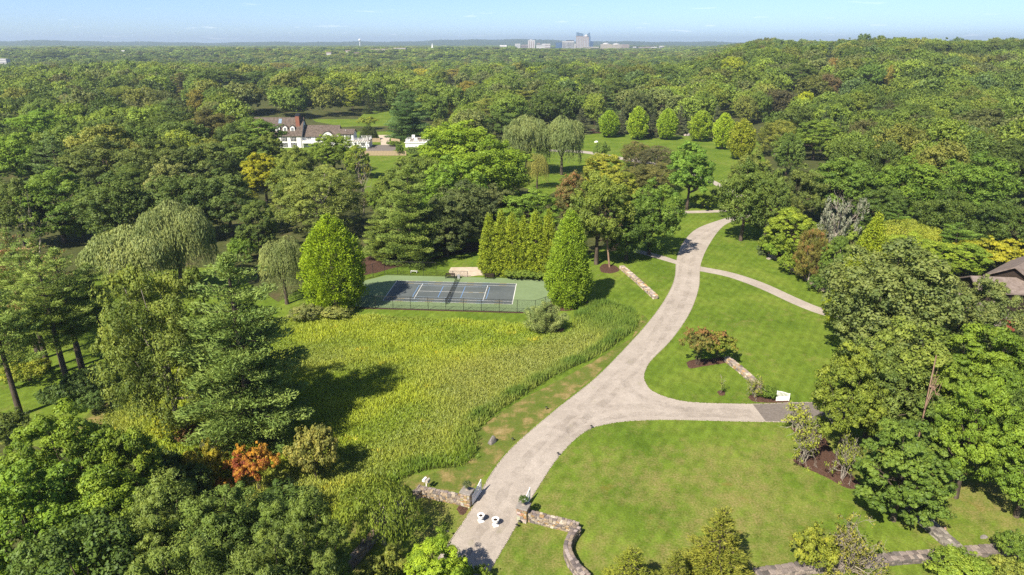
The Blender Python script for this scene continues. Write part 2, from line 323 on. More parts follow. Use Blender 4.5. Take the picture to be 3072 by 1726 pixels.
def tubes(paths, nseg=6):                     # [(points, radii)] -> verts, quads
    V, Q, o = [], [], 0
    ang = np.arange(nseg) * 2 * math.pi / nseg
    for P, r in paths:
        P = np.asarray(P, float); r = np.asarray(r, float); n = len(P)
        t = np.gradient(P, axis=0); t /= np.linalg.norm(t, axis=1)[:, None] + 1e-9
        ref = np.where(np.abs(t[:, 2:3]) > 0.9, np.array([[1., 0, 0]]), np.array([[0, 0, 1.]]))
        a = np.cross(t, ref); a /= np.linalg.norm(a, axis=1)[:, None] + 1e-9; b = np.cross(t, a)
        ring = P[:, None] + r[:, None, None] * (a[:, None] * np.cos(ang)[None, :, None] + b[:, None] * np.sin(ang)[None, :, None])
        V.append(ring.reshape(-1, 3)); i = np.arange(n - 1)[:, None] * nseg; k = np.arange(nseg)[None]; k2 = (k + 1) % nseg
        Q.append((np.stack([i + k, i + k2, i + nseg + k2, i + nseg + k], -1).reshape(-1, 4)) + o); o += n * nseg
    return np.concatenate(V), np.concatenate(Q)
def tube_obj(name, paths, mat, parent=None, nseg=6, smooth=True):
    V, Q = tubes(paths, nseg); me = quad_mesh(name, V, Q)
    if smooth: me.polygons.foreach_set('use_smooth', [True] * len(me.polygons))
    return obj(name, me, mat, parent)
def sheet(name, pts, z, mat, k='structure', parent=None, label=None):
    n = len(pts); V, E_, Fc, *_ = delaunay_2d_cdt([Vector((q[0], q[1])) for q in pts], [(i, (i + 1) % n) for i in range(n)], [], 1, 1e-4)
    me = bpy.data.meshes.new(name); me.from_pydata([(v.x, v.y, z) for v in V], [], [f if (V[f[1]] - V[f[0]]).cross(V[f[2]] - V[f[0]]) > 0 else f[::-1] for f in Fc]); me.update()
    o = obj(name, me, mat, parent)
    if k and not parent: o['kind'] = k
    return o
def GP(lst): return [G(*p) for p in lst]
# ================================================================== the land
def polar_ground():
    rs = np.concatenate([np.linspace(0, 320, 9)[1:], np.geomspace(340, 12500, 58)]); na = 180
    th = np.arange(na) * 2 * math.pi / na
    X = rs[:, None] * np.sin(th); Y = rs[:, None] * np.cos(th)
    Z = T(X, Y); V = np.concatenate([[[0, 0, 0]], np.stack([X, Y, Z], -1).reshape(-1, 3)])
    F = []
    i = np.arange(len(rs) - 1)[:, None] * na; k = np.arange(na)[None]; k2 = (k + 1) % na
    Q = np.stack([i + k, i + na + k, i + na + k2, i + k2], -1).reshape(-1, 4)[:, ::-1] + 1
    me = bpy.data.meshes.new('ground'); me.from_pydata(V.tolist(), [], Q.tolist() + [[0, 1 + (j + 1) % na, 1 + j] for j in range(na)])
    me.update(); return kind(obj('ground', me, 'forest_floor'), 'structure', 'woodland floor of leaf litter and rough grass under the trees')
polar_ground()
def hills():
    rng = np.random.default_rng(5); na, nr = 1100, 46
    th = np.linspace(R(-48), R(48), na); rs = np.geomspace(4700, 11500, nr)
    t = (rs - 4700) / 6800
    A, B = np.meshgrid(th, t, indexing='xy')
    ridge = 48 + 7 * np.sin(A * 9 + 1) + 5.0 * np.sin(A * 23 + 2) + 4 * np.sin(A * 51) + 3 * np.sin(A * 117 + 1) - 5 * ss(0.05, 0.45, A) + 24 * np.exp(-((A + 0.05) / 0.15) ** 2)
    prof = ss(0.0, 0.62, B + 0.05 * np.sin(A * 17))
    Z = -6 + (ridge + 6) * prof + rng.normal(0, 1, A.shape) * (1.0 + 2.3 * prof)
    Z[0] -= 20
    X = rs[:, None] * np.sin(A); Y = rs[:, None] * np.cos(A)
    i = np.arange(nr - 1)[:, None] * na; k = np.arange(na - 1)[None]
    Q = np.stack([i + k, i + k + 1, i + na + k + 1, i + na + k], -1).reshape(-1, 4)
    kind(obj('hills', quad_mesh('hills', np.stack([X, Y, Z], -1).reshape(-1, 3), Q), 'hill_woods'), 'structure', 'low wooded hills fading blue along the horizon')
hills()
# ------------------------------------------------------------------ lawns, meadow, drive
lawn_poly = [(800, 700), (900, 640), (1060, 605), (1250, 600), (1480, 640), (1560, 600), (1600, 560), (1660, 500), (1690, 455), (1600, 420), (1480, 450), (1380, 490), (1310, 470), (1280, 400),
             (1330, 372), (1450, 370), (1460, 330), (1560, 322), (1700, 322), (1900, 330), (1930, 420), (1910, 470), (1900, 520), (1960, 600), (2020, 640), (2120, 720), (2200, 760), (2330, 800), (2480, 900),
             (2900, 1000), (2900, 1600), (700, 1600), (820, 1330), (600, 1250), (200, 1130), (-300, 1100), (-300, 700), (250, 690), (560, 670), (700, 760)]
kind(sheet('lawn', GP(lawn_poly), 0.012, 'lawn'), 'structure', 'mown grass lawn with mowing stripes and dry straw-coloured patches')
kind(sheet('lawn', GP([(640, 300), (640, 385), (850, 400), (905, 420), (925, 520), (965, 505), (1010, 400), (1110, 398), (1130, 330), (1010, 300), (985, 262), (940, 262), (900, 300)]), 0.012, 'lawn'), 'structure', 'mown lawn around the white mansion')
meadow_D = [(742, 792), (830, 788), (905, 793), (1100, 803), (1300, 815), (1400, 838), (1437, 832), (1450, 795), (1490, 770), (1545, 768), (1590, 788), (1600, 815), (1575, 845), (1500, 897), (1400, 942), (1330, 987),
            (1245, 1040), (1195, 1090), (1194, 1140), (1160, 1172), (1080, 1182), (1020, 1200), (978, 1236), (920, 1290), (820, 1330), (700, 1325), (560, 1290), (430, 1220), (330, 1130), (262, 1060), (290, 1010), (350, 960), (420, 900), (520, 860), (660, 810)]
meadow_G = [tuple(p[:2]) for p in cr_open([G(*p) for p in meadow_D + meadow_D[:1]], 4)[:-1]]
kind(sheet('meadow_ground', meadow_G, 0.028, 'meadow_soil'), 'structure', 'ground of the unmown meadow beside the court')
verge = [(1500, 905), (1420, 950), (1330, 995), (1245, 1045), (1190, 1095), (1185, 1150), (1090, 1190), (1000, 1222), (970, 1255), (1040, 1235), (1180, 1235), (1225, 1190), (1290, 1118), (1395, 1028), (1495, 948), (1585, 858), (1630, 805), (1615, 790), (1590, 850)]
kind(sheet('verge', GP(verge), 0.020, 'verge'), 'structure', 'worn straw-coloured grass strip between drive and meadow')
left = cr_open(GP([(1060, 1470), (1110, 1394), (1185, 1284), (1240, 1186), (1300, 1116), (1400, 1030), (1500, 950), (1590, 858), (1640, 800), (1676, 748), (1697, 700), (1702, 650), (1718, 610), (1752, 576), (1812, 553), (1880, 533), (1905, 512), (1880, 490), (1820, 466), (1780, 448), (1700, 420), (1560, 395), (1470, 380), (1380, 376)]), 6)
rightu = cr_open(GP([(1380, 381), (1470, 386), (1560, 402), (1700, 428), (1780, 458), (1830, 484), (1860, 500), (1905, 530), (1880, 548), (1835, 560), (1808, 580), (1778, 625), (1761, 670), (1757, 722), (1735, 785), (1690, 852), (1636, 908), (1619, 940)]), 6)
fork = cr_open(GP([(1619, 940), (1621, 960), (1640, 984), (1690, 1004), (1760, 1014), (1900, 1017), (2010, 1013), (2200, 1012)]), 6)
rightl = cr_open(GP([(2200, 1066), (1990, 1062), (1860, 1060), (1700, 1056), (1600, 1058), (1530, 1066), (1470, 1086), (1405, 1148), (1338, 1250), (1300, 1318), (1225, 1447), (1195, 1500)]), 6)
kind(sheet('driveway', left + rightu[:-1] + fork + rightl, 0.036, 'gravel'), 'structure', 'pale gravel drive winding through the grounds and forking to the right')
kind(sheet('driveway_apron', cr_open(GP([(1893, 1017.5), (1990, 1014), (2080, 1013), (2200, 1013)]), 4) + cr_open(GP([(2200, 1065), (2080, 1063), (1990, 1061.5), (1925, 1060)]), 4), 0.044, 'asphalt'), 'structure', 'grey asphalt apron where the drive leaves between the trees')
def strip(name, a, b, z, mat, label): return kind(sheet(name, cr_open(GP(a), 5) + cr_open(GP(b), 5)[::-1], z, mat), 'structure', label)
strip('path', [(1757, 670), (1840, 686), (1920, 712), (2000, 748), (2060, 773), (2130, 793)], [(1757, 682), (1830, 697), (1910, 726), (1990, 763), (2050, 787), (2120, 808)], 0.030, 'gravel', 'narrow gravel path curving across the lawn to the right')
strip('path', [(1600, 627), (1660, 642), (1704, 656)], [(1590, 633), (1650, 650), (1701, 665)], 0.030, 'gravel', 'short gravel path joining the drive from the stone wall')
strip('path', [(1640, 531), (1720, 531), (1830, 528)], [(1640, 537), (1720, 537), (1830, 534)], 0.030, 'gravel', 'thin gravel path leading left from the bend of the drive')
strip('path', [(197 - 30, 1120), (205, 1065), (250, 1010), (330, 955)], [(255, 1105), (262, 1050), (300, 1005), (350, 968)], 0.034, 'verge', 'mown track between the dark hedge and the meadow')
def edging(line, name='edging_stones', wd=0.13, ln=0.22, zz=0.07):
    V, Q = [], []; rng = random.Random(4); acc = 0.0
    for a, b in zip(line, line[1:]):
        d = b - a; L = d.length
        if L < 1e-6: continue
        if max(a.y, b.y) > 135: continue
        t = d / L; nrm = Vector((-t.y, t.x, 0)); s = -acc
        while s + ln < L + 0.05:
            if s >= -0.01:
                c = a + t * (s + ln / 2) + nrm * rng.uniform(-.015, .015); hl, hw, h = ln * .47, wd / 2 * rng.uniform(.85, 1.1), zz * rng.uniform(.8, 1.15); o = len(V)
                for sx_, sy_, z in ((-1, -1, 0), (1, -1, 0), (1, 1, 0), (-1, 1, 0)): V.append(tuple(c + t * hl * sx_ + nrm * hw * sy_))
                for sx_, sy_ in ((-1, -1), (1, -1), (1, 1), (-1, 1)): V.append(tuple(c + t * hl * .9 * sx_ + nrm * hw * .85 * sy_ + Vector((0, 0, h))))
                Q += [(o + 4, o + 5, o + 6, o + 7)] + [(o + i, o + (i + 1) % 4, o + 4 + (i + 1) % 4, o + 4 + i) for i in range(4)]
            s += ln
        acc = L - s
    return V, Q
eV, eQ = [], []
for ln_ in (left, rightu, fork, rightl):
    v, q = edging(ln_); eQ += [tuple(i + len(eV) for i in f) for f in q]; eV += v
simple('kerb_stone', (0.24, 0.205, 0.17), (0.38, 0.335, 0.29), 3.0, 0.9, 0.1, 0.4)
kind(obj('edging_stones', quad_mesh('edging_stones', eV, eQ), 'kerb_stone'), 'stuff', 'pale granite blocks edging the gravel drive')
def track(pts, half, label):
    C = cr_open(GP(pts), 8); A, B = [], []; rr_ = random.Random(len(label))
    for i, c in enumerate(C):
        t = (C[min(i + 1, len(C) - 1)] - C[max(i - 1, 0)]).normalized(); nn = Vector((-t.y, t.x, 0)); k = half * rr_.uniform(.6, 1.3); A.append(c + nn * k); B.append(c - nn * k)
    kind(sheet('wheel_track', A + B[::-1], 0.046, 'wheel_track'), 'structure', label)
track([(1170, 1400), (1240, 1285), (1290, 1200), (1350, 1125), (1440, 1045), (1530, 965), (1615, 880), (1665, 800), (1700, 730), (1715, 660), (1740, 605), (1800, 570)], .5, 'darker left wheel track worn into the gravel drive')
track([(1225, 1390), (1280, 1290), (1325, 1210), (1390, 1125), (1470, 1055), (1560, 975), (1640, 885), (1692, 808), (1727, 735), (1738, 668), (1762, 610), (1812, 575)], .5, 'darker right wheel track worn into the gravel drive')
track([(1400, 1100), (1500, 1040), (1600, 1022), (1720, 1030), (1890, 1036)], .6, 'turning wheel track into the side drive, upper one'); track([(1420, 1115), (1510, 1060), (1610, 1042), (1740, 1045), (1890, 1048)], .5, 'turning wheel track into the side drive, lower one')
track([(1560, 950), (1590, 985), (1640, 1012), (1720, 1024)], .6, 'wheel track cutting the corner of the fork')
def mound(name, pts, h, mat, label):
    P = cr_open(GP(pts + pts[:1]), 5)[:-1]; c = sum(P, Vector()) / len(P); bm = bmesh.new(); rng = random.Random(3); rings = []
    for f, z in ((1.0, 0.016), (0.93, h * .6), (0.6, h), (0.25, h * 1.1)):
        rings.append([bm.verts.new((c.x + (p.x - c.x) * f + rng.uniform(-.06, .06), c.y + (p.y - c.y) * f + rng.uniform(-.06, .06), z + rng.uniform(-.02, .02) * (f < 1))) for p in P])
    n = len(P)
    for a, b in zip(rings, rings[1:]):
        for k in range(n): bm.faces.new((a[k], a[(k + 1) % n], b[(k + 1) % n], b[k]))
    bm.faces.new(rings[-1]); bmesh.ops.recalc_face_normals(bm, faces=bm.faces)
    return kind(obj(name, bm_mesh(name, bm, True), mat), 'structure', label)
mound('mulch_bed', [(1726, 912), (1745, 905), (1790, 903), (1815, 898), (1824, 912), (1800, 917), (1765, 922), (1735, 927)], 0.10, 'mulch', 'dark mulch bed under the russet maples')
mound('mulch_bed', [(1881, 1000), (1893, 993), (1920, 1000), (1950, 1005), (1985, 1008), (1984, 1012), (1930, 1013), (1895, 1010)], 0.10, 'mulch', 'mulch bed beside the small white gate')
mound('mulch_bed', [(1803, 986), (1812, 982), (1822, 985), (1822, 994), (1810, 995)], 0.06, 'mulch', 'small mulch ring round the thin sapling')
mound('mulch_bed', [(1985, 1075), (2012, 1092), (2025, 1120), (1996, 1152), (2001, 1166), (2040, 1184), (2072, 1198), (2112, 1220), (2140, 1230), (2165, 1222), (2130, 1180), (2090, 1130), (2060, 1085)], 0.14, 'mulch', 'long mulch bed under the shrubs by the front lawn')
mound('mulch_bed', [(1148, 1281), (1160, 1270), (1176, 1276), (1170, 1292), (1158, 1295)], 0.06, 'mulch', 'bare mulch patch at the foot of the gate pillar')
mound('mulch_bed', [(1372, 765), (1390, 757), (1440, 762), (1478, 756), (1470, 772), (1430, 782), (1392, 782), (1378, 792)], 0.08, 'mulch', 'mulch under the tall rounded hornbeam')
mound('mulch_bed', [(1508, 672), (1520, 664), (1545, 668), (1558, 680), (1535, 688), (1512, 684)], 0.08, 'mulch', 'bare earth round the dead tree trunk')
mound('mulch_bed', [(1335, 830), (1360, 828), (1400, 828), (1418, 826), (1410, 836), (1375, 838), (1345, 837)], 0.06, 'mulch', 'mulch under the blue juniper')
mound('mulch_bed', [(1460, 338), (1520, 334), (1600, 334), (1700, 336), (1780, 338), (1790, 332), (1700, 326), (1560, 324), (1470, 326)], 0.1, 'mulch', 'long mulch bed along the row of spruces')
mound('mulch_bed', [(890, 660), (960, 635), (1040, 625), (1150, 612), (1240, 610), (1230, 628), (1150, 640), (1080, 655), (1000, 672), (930, 690), (890, 690)], 0.05, 'mulch', 'bare needle-strewn ground under the pines behind the court')
def mulch_right():
    return mound('mulch_bed', [(1905, 610), (1960, 645), (2020, 690), (2060, 722), (2090, 745), (2140, 800), (2200, 790), (2180, 720), (2100, 660), (2000, 600), (1930, 585)], 0.08, 'mulch', 'shrub border soil along the lawn right of the drive')
mulch_right()
kind(sheet('driveway', GP([(2240, 1140), (2430, 1139), (2445, 1145), (2465, 1152), (2420, 1110), (2400, 1080), (2330, 1060), (2250, 1075), (2200, 1100)]), 0.020, 'dark_asphalt'), 'structure', 'dark asphalt drive hidden among the trees on the right')
kind(sheet('driveway_edge', GP([(2280, 1152), (2462, 1153), (2462, 1155), (2280, 1154)]), 0.03, 'kerb_stone'), 'structure', 'pale edging of the dark drive')
# ------------------------------------------------------------------ tennis court
CT = thing('tennis_court', 'green and slate tennis court with white, blue and yellow lines', 'tennis court')
CA, CX, CY = -0.0755, -11.4, 118.3
def CL(x, y, z=0.0):
    c, s = math.cos(CA), math.sin(CA); return Vector((CX + x * c - y * s, CY + x * s + y * c, z))
def court_sheet(name, pts, z, mat): 
    return sheet(name, [CL(*p) for p in pts], z, mat, None, CT)
OUT = [(-19.5, -8.9), (16.0, -8.9), (19.3, -5.6), (19.3, 5.4), (16.4, 8.6), (-14.8, 8.6), (-18.8, 4.5), (-21.5, 0.5), (-21.5, -6)]
court_sheet('apron', OUT, 0.040, 'court_green')
HL, HB = 11.885, 5.485
court_sheet('playing_surface', [(-HL, -HB), (HL, -HB), (HL, HB), (-HL, HB)], 0.046, 'court_slate')
def line(x0, y0, x1, y1, mat='line_white', wd=0.085, z=0.053):
    dx, dy = x1 - x0, y1 - y0; L = math.hypot(dx, dy); nx, ny = -dy / L * wd / 2, dx / L * wd / 2
    court_sheet('court_line', [(x0 + nx, y0 + ny), (x1 + nx, y1 + ny), (x1 - nx, y1 - ny), (x0 - nx, y0 - ny)], z, mat)
line(-HL, -HB, -HL, HB, wd=.12); line(HL, -HB, HL, HB, wd=.12)
for yy in (-HB, -4.115, 4.115, HB):
    line(-HL, yy, HL, yy)
    for k, (a, m) in enumerate(((-9.6, 'line_yellow'), (-6.8, 'line_pale_blue'), (-4.1, 'line_yellow'), (-.8, 'line_pale_blue'), (2.2, 'line_yellow'), (5.3, 'line_pale_blue'), (8.6, 'line_yellow'))):
        line(a, yy, a + 1.4, yy, m, .088, 0.057)
line(-6.4, -4.115, -6.4, 4.115); line(6.4, -4.115, 6.4, 4.115); line(-6.4, 0, 6.4, 0)
for a in (3.2, 5.2): line(a, 0, a + .8, 0, 'line_yellow', .088, .057)
for sx_ in (-1, 1):
    line(2.13 * sx_, -3.05, 2.13 * sx_, 3.05, 'line_blue', .07, .057); line(6.9 * sx_, -3.05, 6.9 * sx_, 3.05, 'line_blue', .07, .057)
for sy_ in (-1, 1): line(-6.9, 3.05 * sy_, 6.9, 3.05 * sy_, 'line_pale_blue', .05, .055)
kind(sheet('path', [CL(-19.9, -9.6), CL(16.4, -9.6), CL(16.1, -8.95), CL(-19.6, -8.95)], 0.034, 'mulch'), 'structure', 'brown mulch strip along the near court fence')
kind(sheet('path', GP([(1128, 683), (1134, 673), (1215, 672), (1260, 678), (1255, 694), (1205, 693), (1173, 697), (1135, 694)]), 0.034, 'sand_path'), 'structure', 'pale gravel landing at the court entrance')
NT = thing('tennis_net', 'black net stretched across the middle of the tennis court', 'tennis net', CL(0, 0, .046), CA)
bm = bmesh.new(); uvl = bm.loops.layers.uv.new()
def uvquad(bm, uvl, a, b, z0, z1a, z1b=None):
    z1b = z1b or z1a; P = [(a[0], a[1], z0), (b[0], b[1], z0), (b[0], b[1], z1b), (a[0], a[1], z1a)]; L = math.hypot(b[0] - a[0], b[1] - a[1])
    f = bm.faces.new([bm.verts.new(p) for p in P])
    for lp, uv in zip(f.loops, ((0, 0), (L, 0), (L, z1b - z0), (0, z1a - z0))): lp[uvl].uv = uv
for k in range(8):
    y0, y1 = -6.4 + k * 1.6, -4.8 + k * 1.6; s = lambda y: 0.914 + .156 * (y / 6.4) ** 2
    uvquad(bm, uvl, (0, y0), (0, y1), .03, s(y0), s(y1))
obj('net', bm_mesh('net', bm), 'net_mesh', NT)
tube_obj('top_band', [([(0, y, .914 + .156 * (y / 6.4) ** 2) for y in np.linspace(-6.4, 6.4, 9)], [.03] * 9)], 'black_metal', NT)
for s in (-1, 1): tube_obj('post', [([(0, 6.43 * s, 0), (0, 6.43 * s, 1.12)], [.05, .05])], 'black_metal', NT)
def fence(pts, h, label, spacing, name='chain_link_fence'):
    c = sum(pts, Vector()) / len(pts); c.z = 0; F = thing(name, label, 'fence', c); bm = bmesh.new(); uvl = bm.loops.layers.uv.new()
    for a, b in zip(pts, pts[1:]):
        n = max(1, round((b - a).length / spacing)); a, b = a - c, b - c
        for k in range(n + (b + c == pts[-1])):
            p = a.lerp(b, k / n); tube_obj('post', [([(p.x, p.y, 0), (p.x, p.y, h + .04)], [.045, .045])], 'black_metal', F)
        for zz in (h, .08): tube_obj('rail', [([(a.x, a.y, zz), (b.x, b.y, zz)], [.03, .03])], 'black_metal', F, 5)
        uvquad(bm, uvl, (a.x, a.y), (b.x, b.y), .08, h)
    obj('wire_mesh', bm_mesh('wire_mesh', bm), 'chain_link', F)
fence([CL(-21.6, -9.3), CL(16.2, -9.3), CL(19.6, -5.8)], 2.4, 'tall black chain-link fence along the near side of the tennis court', 3.25)
fence([CL(19.62, -5.5), CL(19.62, 5.5), CL(16.6, 8.9)], 2.9, 'black chain-link fence at the court end beside the hornbeam', 3.5)
fence([CL(-22, 0.8), CL(-18.9, 5.0), CL(-15.2, 8.95), CL(-4.6, 8.95)], 2.9, 'tall black chain-link fence along the back left of the court', 2.85)
fence([CL(-4.3, 8.95), CL(1.8, 8.95)], 1.15, 'low black chain-link fence left of the court entrance', 3.0)
fence([CL(5.2, 9.1), CL(16.2, 9.1)], 1.15, 'low black chain-link fence in front of the arborvitae hedge', 3.0)
def bench(P, rz, label):
    B = thing('court_bench', label, 'bench', P, rz, 'dark benches beside the court')
    for k in range(3): bxo('seat_slat', (-.95, .95, -.27 + k * .18, -.12 + k * .18, .43, .47), 'dark_wood', B)
    for k in range(3): bxo('back_slat', (-.95, .95, .28, .32, .58 + k * .15, .70 + k * .15), 'dark_wood', B)
    for s in (-1, 1):
        bxo('leg', (s * .85 - .04, s * .85 + .04, -.28, -.20, 0, .66), 'black_metal', B); bxo('leg', (s * .85 - .04, s * .85 + .04, .20, .28, 0, .98), 'black_metal', B)
        bxo('armrest', (s * .85 - .05, s * .85 + .05, -.3, .28, .66, .71), 'black_metal', B)
bench(CL(-1.6, 7.7, .046), CA, 'dark bench on the court beside the grey bin'); bench(CL(6.3, 8.0, .046), CA, 'dark bench on the court in front of the arborvitae hedge')
b = thing('litter_bin', 'grey litter bin beside the court bench', 'bin', CL(0.15, 7.8, .046), CA)
bxo('body', (-.25, .25, -.25, .25, 0, .62), 'grey_bin', b, .02); bxo('lid', (-.28, .28, -.28, .28, .62, .72), 'grey_bin', b, .03)
q = thing('garden_bench', 'small white bench on the grass behind the court fence', 'bench', G(1041, 686.5), CA)
bxo('seat', (-.75, .75, -.18, .18, .38, .44), 'white_paint', q); [bxo('leg', (s * .6 - .04, s * .6 + .04, -.16, .16, 0, .38), 'white_paint', q) for s in (-1, 1)]
# ------------------------------------------------------------------ dry stone walls
STONES = []
def stone_protos():
    for s in range(10):
        rng = random.Random(40 + s); bm = bmesh.new(); bmesh.ops.create_cube(bm, size=1)
        bmesh.ops.bevel(bm, geom=list(bm.edges), offset=.13, segments=1, affect='EDGES')
        for v in bm.verts: v.co = Vector(c * rng.uniform(.84, 1.1) for c in v.co)
        me = bm_mesh('stone', bm); me.materials.append(MATS['stone']); STONES.append(me)
stone_protos()
PAL = [(.34, .265, .18), (.25, .20, .155), (.39, .33, .25), (.20, .165, .145), (.33, .22, .11), (.23, .19, .18), (.44, .38, .31), (.29, .245, .21), (.16, .14, .13)]
def stone_wall(line_pts, h, th, label, big=.82, sides=(1, -1), pal=PAL, seed=1, end_caps=True, name='stone_wall', pmax=300):
    rng = random.Random(seed); P = [Vector((p[0], p[1], 0)) for p in line_pts]; O = sum(P, Vector()) / len(P)
    W = thing(name, label, 'wall', O); P = [p - O for p in P]
    cum = [0]
    for a, b in zip(P, P[1:]): cum.append(cum[-1] + (b - a).length)
    L = cum[-1]
    def at(s):
        s = min(max(s, 0), L)
        for i in range(len(P) - 1):
            if s <= cum[i + 1] or i == len(P) - 2:
                t = (P[i + 1] - P[i]).normalized(); return P[i] + t * (s - cum[i]), t
    # hearting behind the face stones
    V, Q = [], []; K = max(2, int(L / .5))
    for k in range(K + 1):
        c, t = at(L * k / K); n = Vector((-t.y, t.x, 0)); o = len(V)
        V += [tuple(c + n * (th / 2 - .1)), tuple(c - n * (th / 2 - .1)), tuple(c - n * (th / 2 - .13) + Vector((0, 0, h - .07))), tuple(c + n * (th / 2 - .13) + Vector((0, 0, h - .07)))]
        if k: Q += [(o - 4 + i, o - 4 + (i + 1) % 4, o + (i + 1) % 4, o + i) for i in range(4)]
    Q += [(0, 1, 2, 3), (len(V) - 4, len(V) - 3, len(V) - 2, len(V) - 1)]
    core = obj('hearting', quad_mesh('hearting', V, Q), 'mulch', W)
    lst = []
    def add(c, t, dims, tilt=.06):
        lst.append((c, math.atan2(t.y, t.x) + rng.uniform(-tilt, tilt), dims, rng.choice(pal), rng.uniform(.75, 1.2), rng.choice(STONES), (rng.uniform(-tilt, tilt), rng.uniform(-tilt, tilt))))
    rows = max(1, int(th / (.34 * big))); rw = th / rows
    for r in range(rows):                    # cope stones on the top
        s = rng.uniform(-.1, .1)
        while s < L - .1:
            l = rng.uniform(.3, .62) * big; c, t = at(s + l / 2); n = Vector((-t.y, t.x, 0))
            add(c + n * (-th / 2 + (r + .5) * rw) + Vector((0, 0, h - .06 + rng.uniform(-.03, .05))), t, (l * 1.02, rw * 1.08, .2 * rng.uniform(.8, 1.2))); s += l
    for sd_ in sides:                        # courses of face stones
        z = 0.0
        while z < h - .12:
            hh = min(rng.uniform(.16, .27) * big, h - z - .02); s = rng.uniform(-.2, .1)
            while s < L - .08:
                l = rng.uniform(.24, .6) * big; c, t = at(s + l / 2); n = Vector((-t.y, t.x, 0))
                add(c + n * sd_ * (th / 2 - .08 + rng.uniform(-.02, .03)) + Vector((0, 0, z + hh / 2)), t, (l * 1.0, .24, hh * 1.03), .04); s += l
            z += hh
    if end_caps:
        for s0 in (0, L):
            c, t = at(s0); n = Vector((-t.y, t.x, 0)); z = 0
            while z < h - .1:
                hh = rng.uniform(.17, .25); m = max(1, int(th / .33))
                for k in range(m): add(c + n * (-th / 2 + (k + .5) * th / m) + Vector((0, 0, z + hh / 2)), t, (.2, th / m * 1.02, hh * 1.03), .04)
                z += hh
    rest = lst[pmax:]
    for (c, rz, d, col, br, me, tl) in lst[:pmax]:
        o = bpy.data.objects.new('stone', me); COL.objects.link(o); o.parent = W; o.location = c; o.rotation_euler = (tl[0], tl[1], rz); o.scale = d; o.color = C4([min(1, x * br) for x in col])
    if rest:
        V, Q, k = [], [], 0; tri = []
        bm = bmesh.new()
        for (c, rz, d, col, br, me, tl) in rest:
            M = Matrix.Translation(c) @ Matrix.Rotation(rz, 4, 'Z') @ Matrix.Diagonal((*d, 1)); n0 = len(bm.verts); bm.from_mesh(me); bm.verts.ensure_lookup_table()
            for v in bm.verts[n0:]: v.co = M @ v.co
        o = obj('stonework', bm_mesh('stonework', bm), 'stone', W); o.color = C4(pal[1]); o['kind'] = 'stuff'
    return W
cz = lambda x, y: (972.3 + .2082 * x, 1173.5 + .2082 * y)
PL, PRr = G(*cz(975, 455)), G(*cz(1650, 640))
lw = [PL + Vector((-.45, .05, 0)), G(*cz(640, 395)), G(*cz(392, 335))]
stone_wall(lw, 0.95, .62, 'low stone wall between the mailboxes and the gate pillar', seed=2, sides=(1, -1))
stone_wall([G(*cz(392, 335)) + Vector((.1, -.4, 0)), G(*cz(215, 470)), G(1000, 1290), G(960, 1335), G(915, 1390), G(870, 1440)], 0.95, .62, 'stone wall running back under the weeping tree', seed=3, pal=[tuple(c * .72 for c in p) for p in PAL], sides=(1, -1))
c0 = G(*cz(2290, 790))
stone_wall([PRr + Vector((.45, -.02, 0)), PRr.lerp(c0, .5) + Vector((0, .05, 0)), c0], 1.0, .62, 'low stone wall beside the gate pillar holding the round bush', seed=4, sides=(-1, 1))
crv = cr_open([c0 + Vector((.1, -.35, 0))] + GP([(1438, 1362), (1427, 1388), (1431, 1412), (1448, 1440), (1475, 1468)]), 5)
stone_wall(crv, 1.0, .66, 'curved stone wall sweeping from the gate wall to the picture edge', seed=5, sides=(1, -1), pal=[(.24, .195, .17), (.18, .15, .14), (.31, .26, .235), (.14, .12, .115), (.26, .21, .16)])
stone_wall(GP([(1563, 676), (1600, 708), (1648, 752)]), 0.7, .95, 'pale stone wall on the lawn ending near the drive', 1.05, seed=6, sides=(-1, 1), pal=[tuple(min(1, c * 1.3) for c in p) for p in PAL])
stone_wall(GP([(1826, 908), (1858, 932), (1892, 962), (1908, 980)]), 0.7, .8, 'short stone wall leading from the russet maples to the mulch bed', 1.0, seed=7, sides=(-1, 1), pal=[tuple(min(1, c * 1.2) for c in p) for p in PAL])
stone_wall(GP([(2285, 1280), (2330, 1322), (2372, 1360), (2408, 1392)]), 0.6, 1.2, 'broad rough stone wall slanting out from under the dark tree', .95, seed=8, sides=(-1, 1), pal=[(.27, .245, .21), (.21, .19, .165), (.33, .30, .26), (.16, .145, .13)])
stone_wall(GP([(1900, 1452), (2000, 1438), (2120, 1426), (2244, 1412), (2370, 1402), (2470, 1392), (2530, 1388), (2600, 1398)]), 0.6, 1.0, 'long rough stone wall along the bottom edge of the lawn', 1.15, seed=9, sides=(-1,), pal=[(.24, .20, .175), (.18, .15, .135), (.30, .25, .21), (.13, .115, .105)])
stone_wall(GP([(1932, 642), (1975, 668), (2012, 692), (2050, 722), (2090, 742)]), 0.55, .6, 'low stone wall half hidden along the shrub border', 1.6, seed=10, sides=(-1,), pal=[tuple(min(1, c * 1.2) for c in p) for p in PAL])
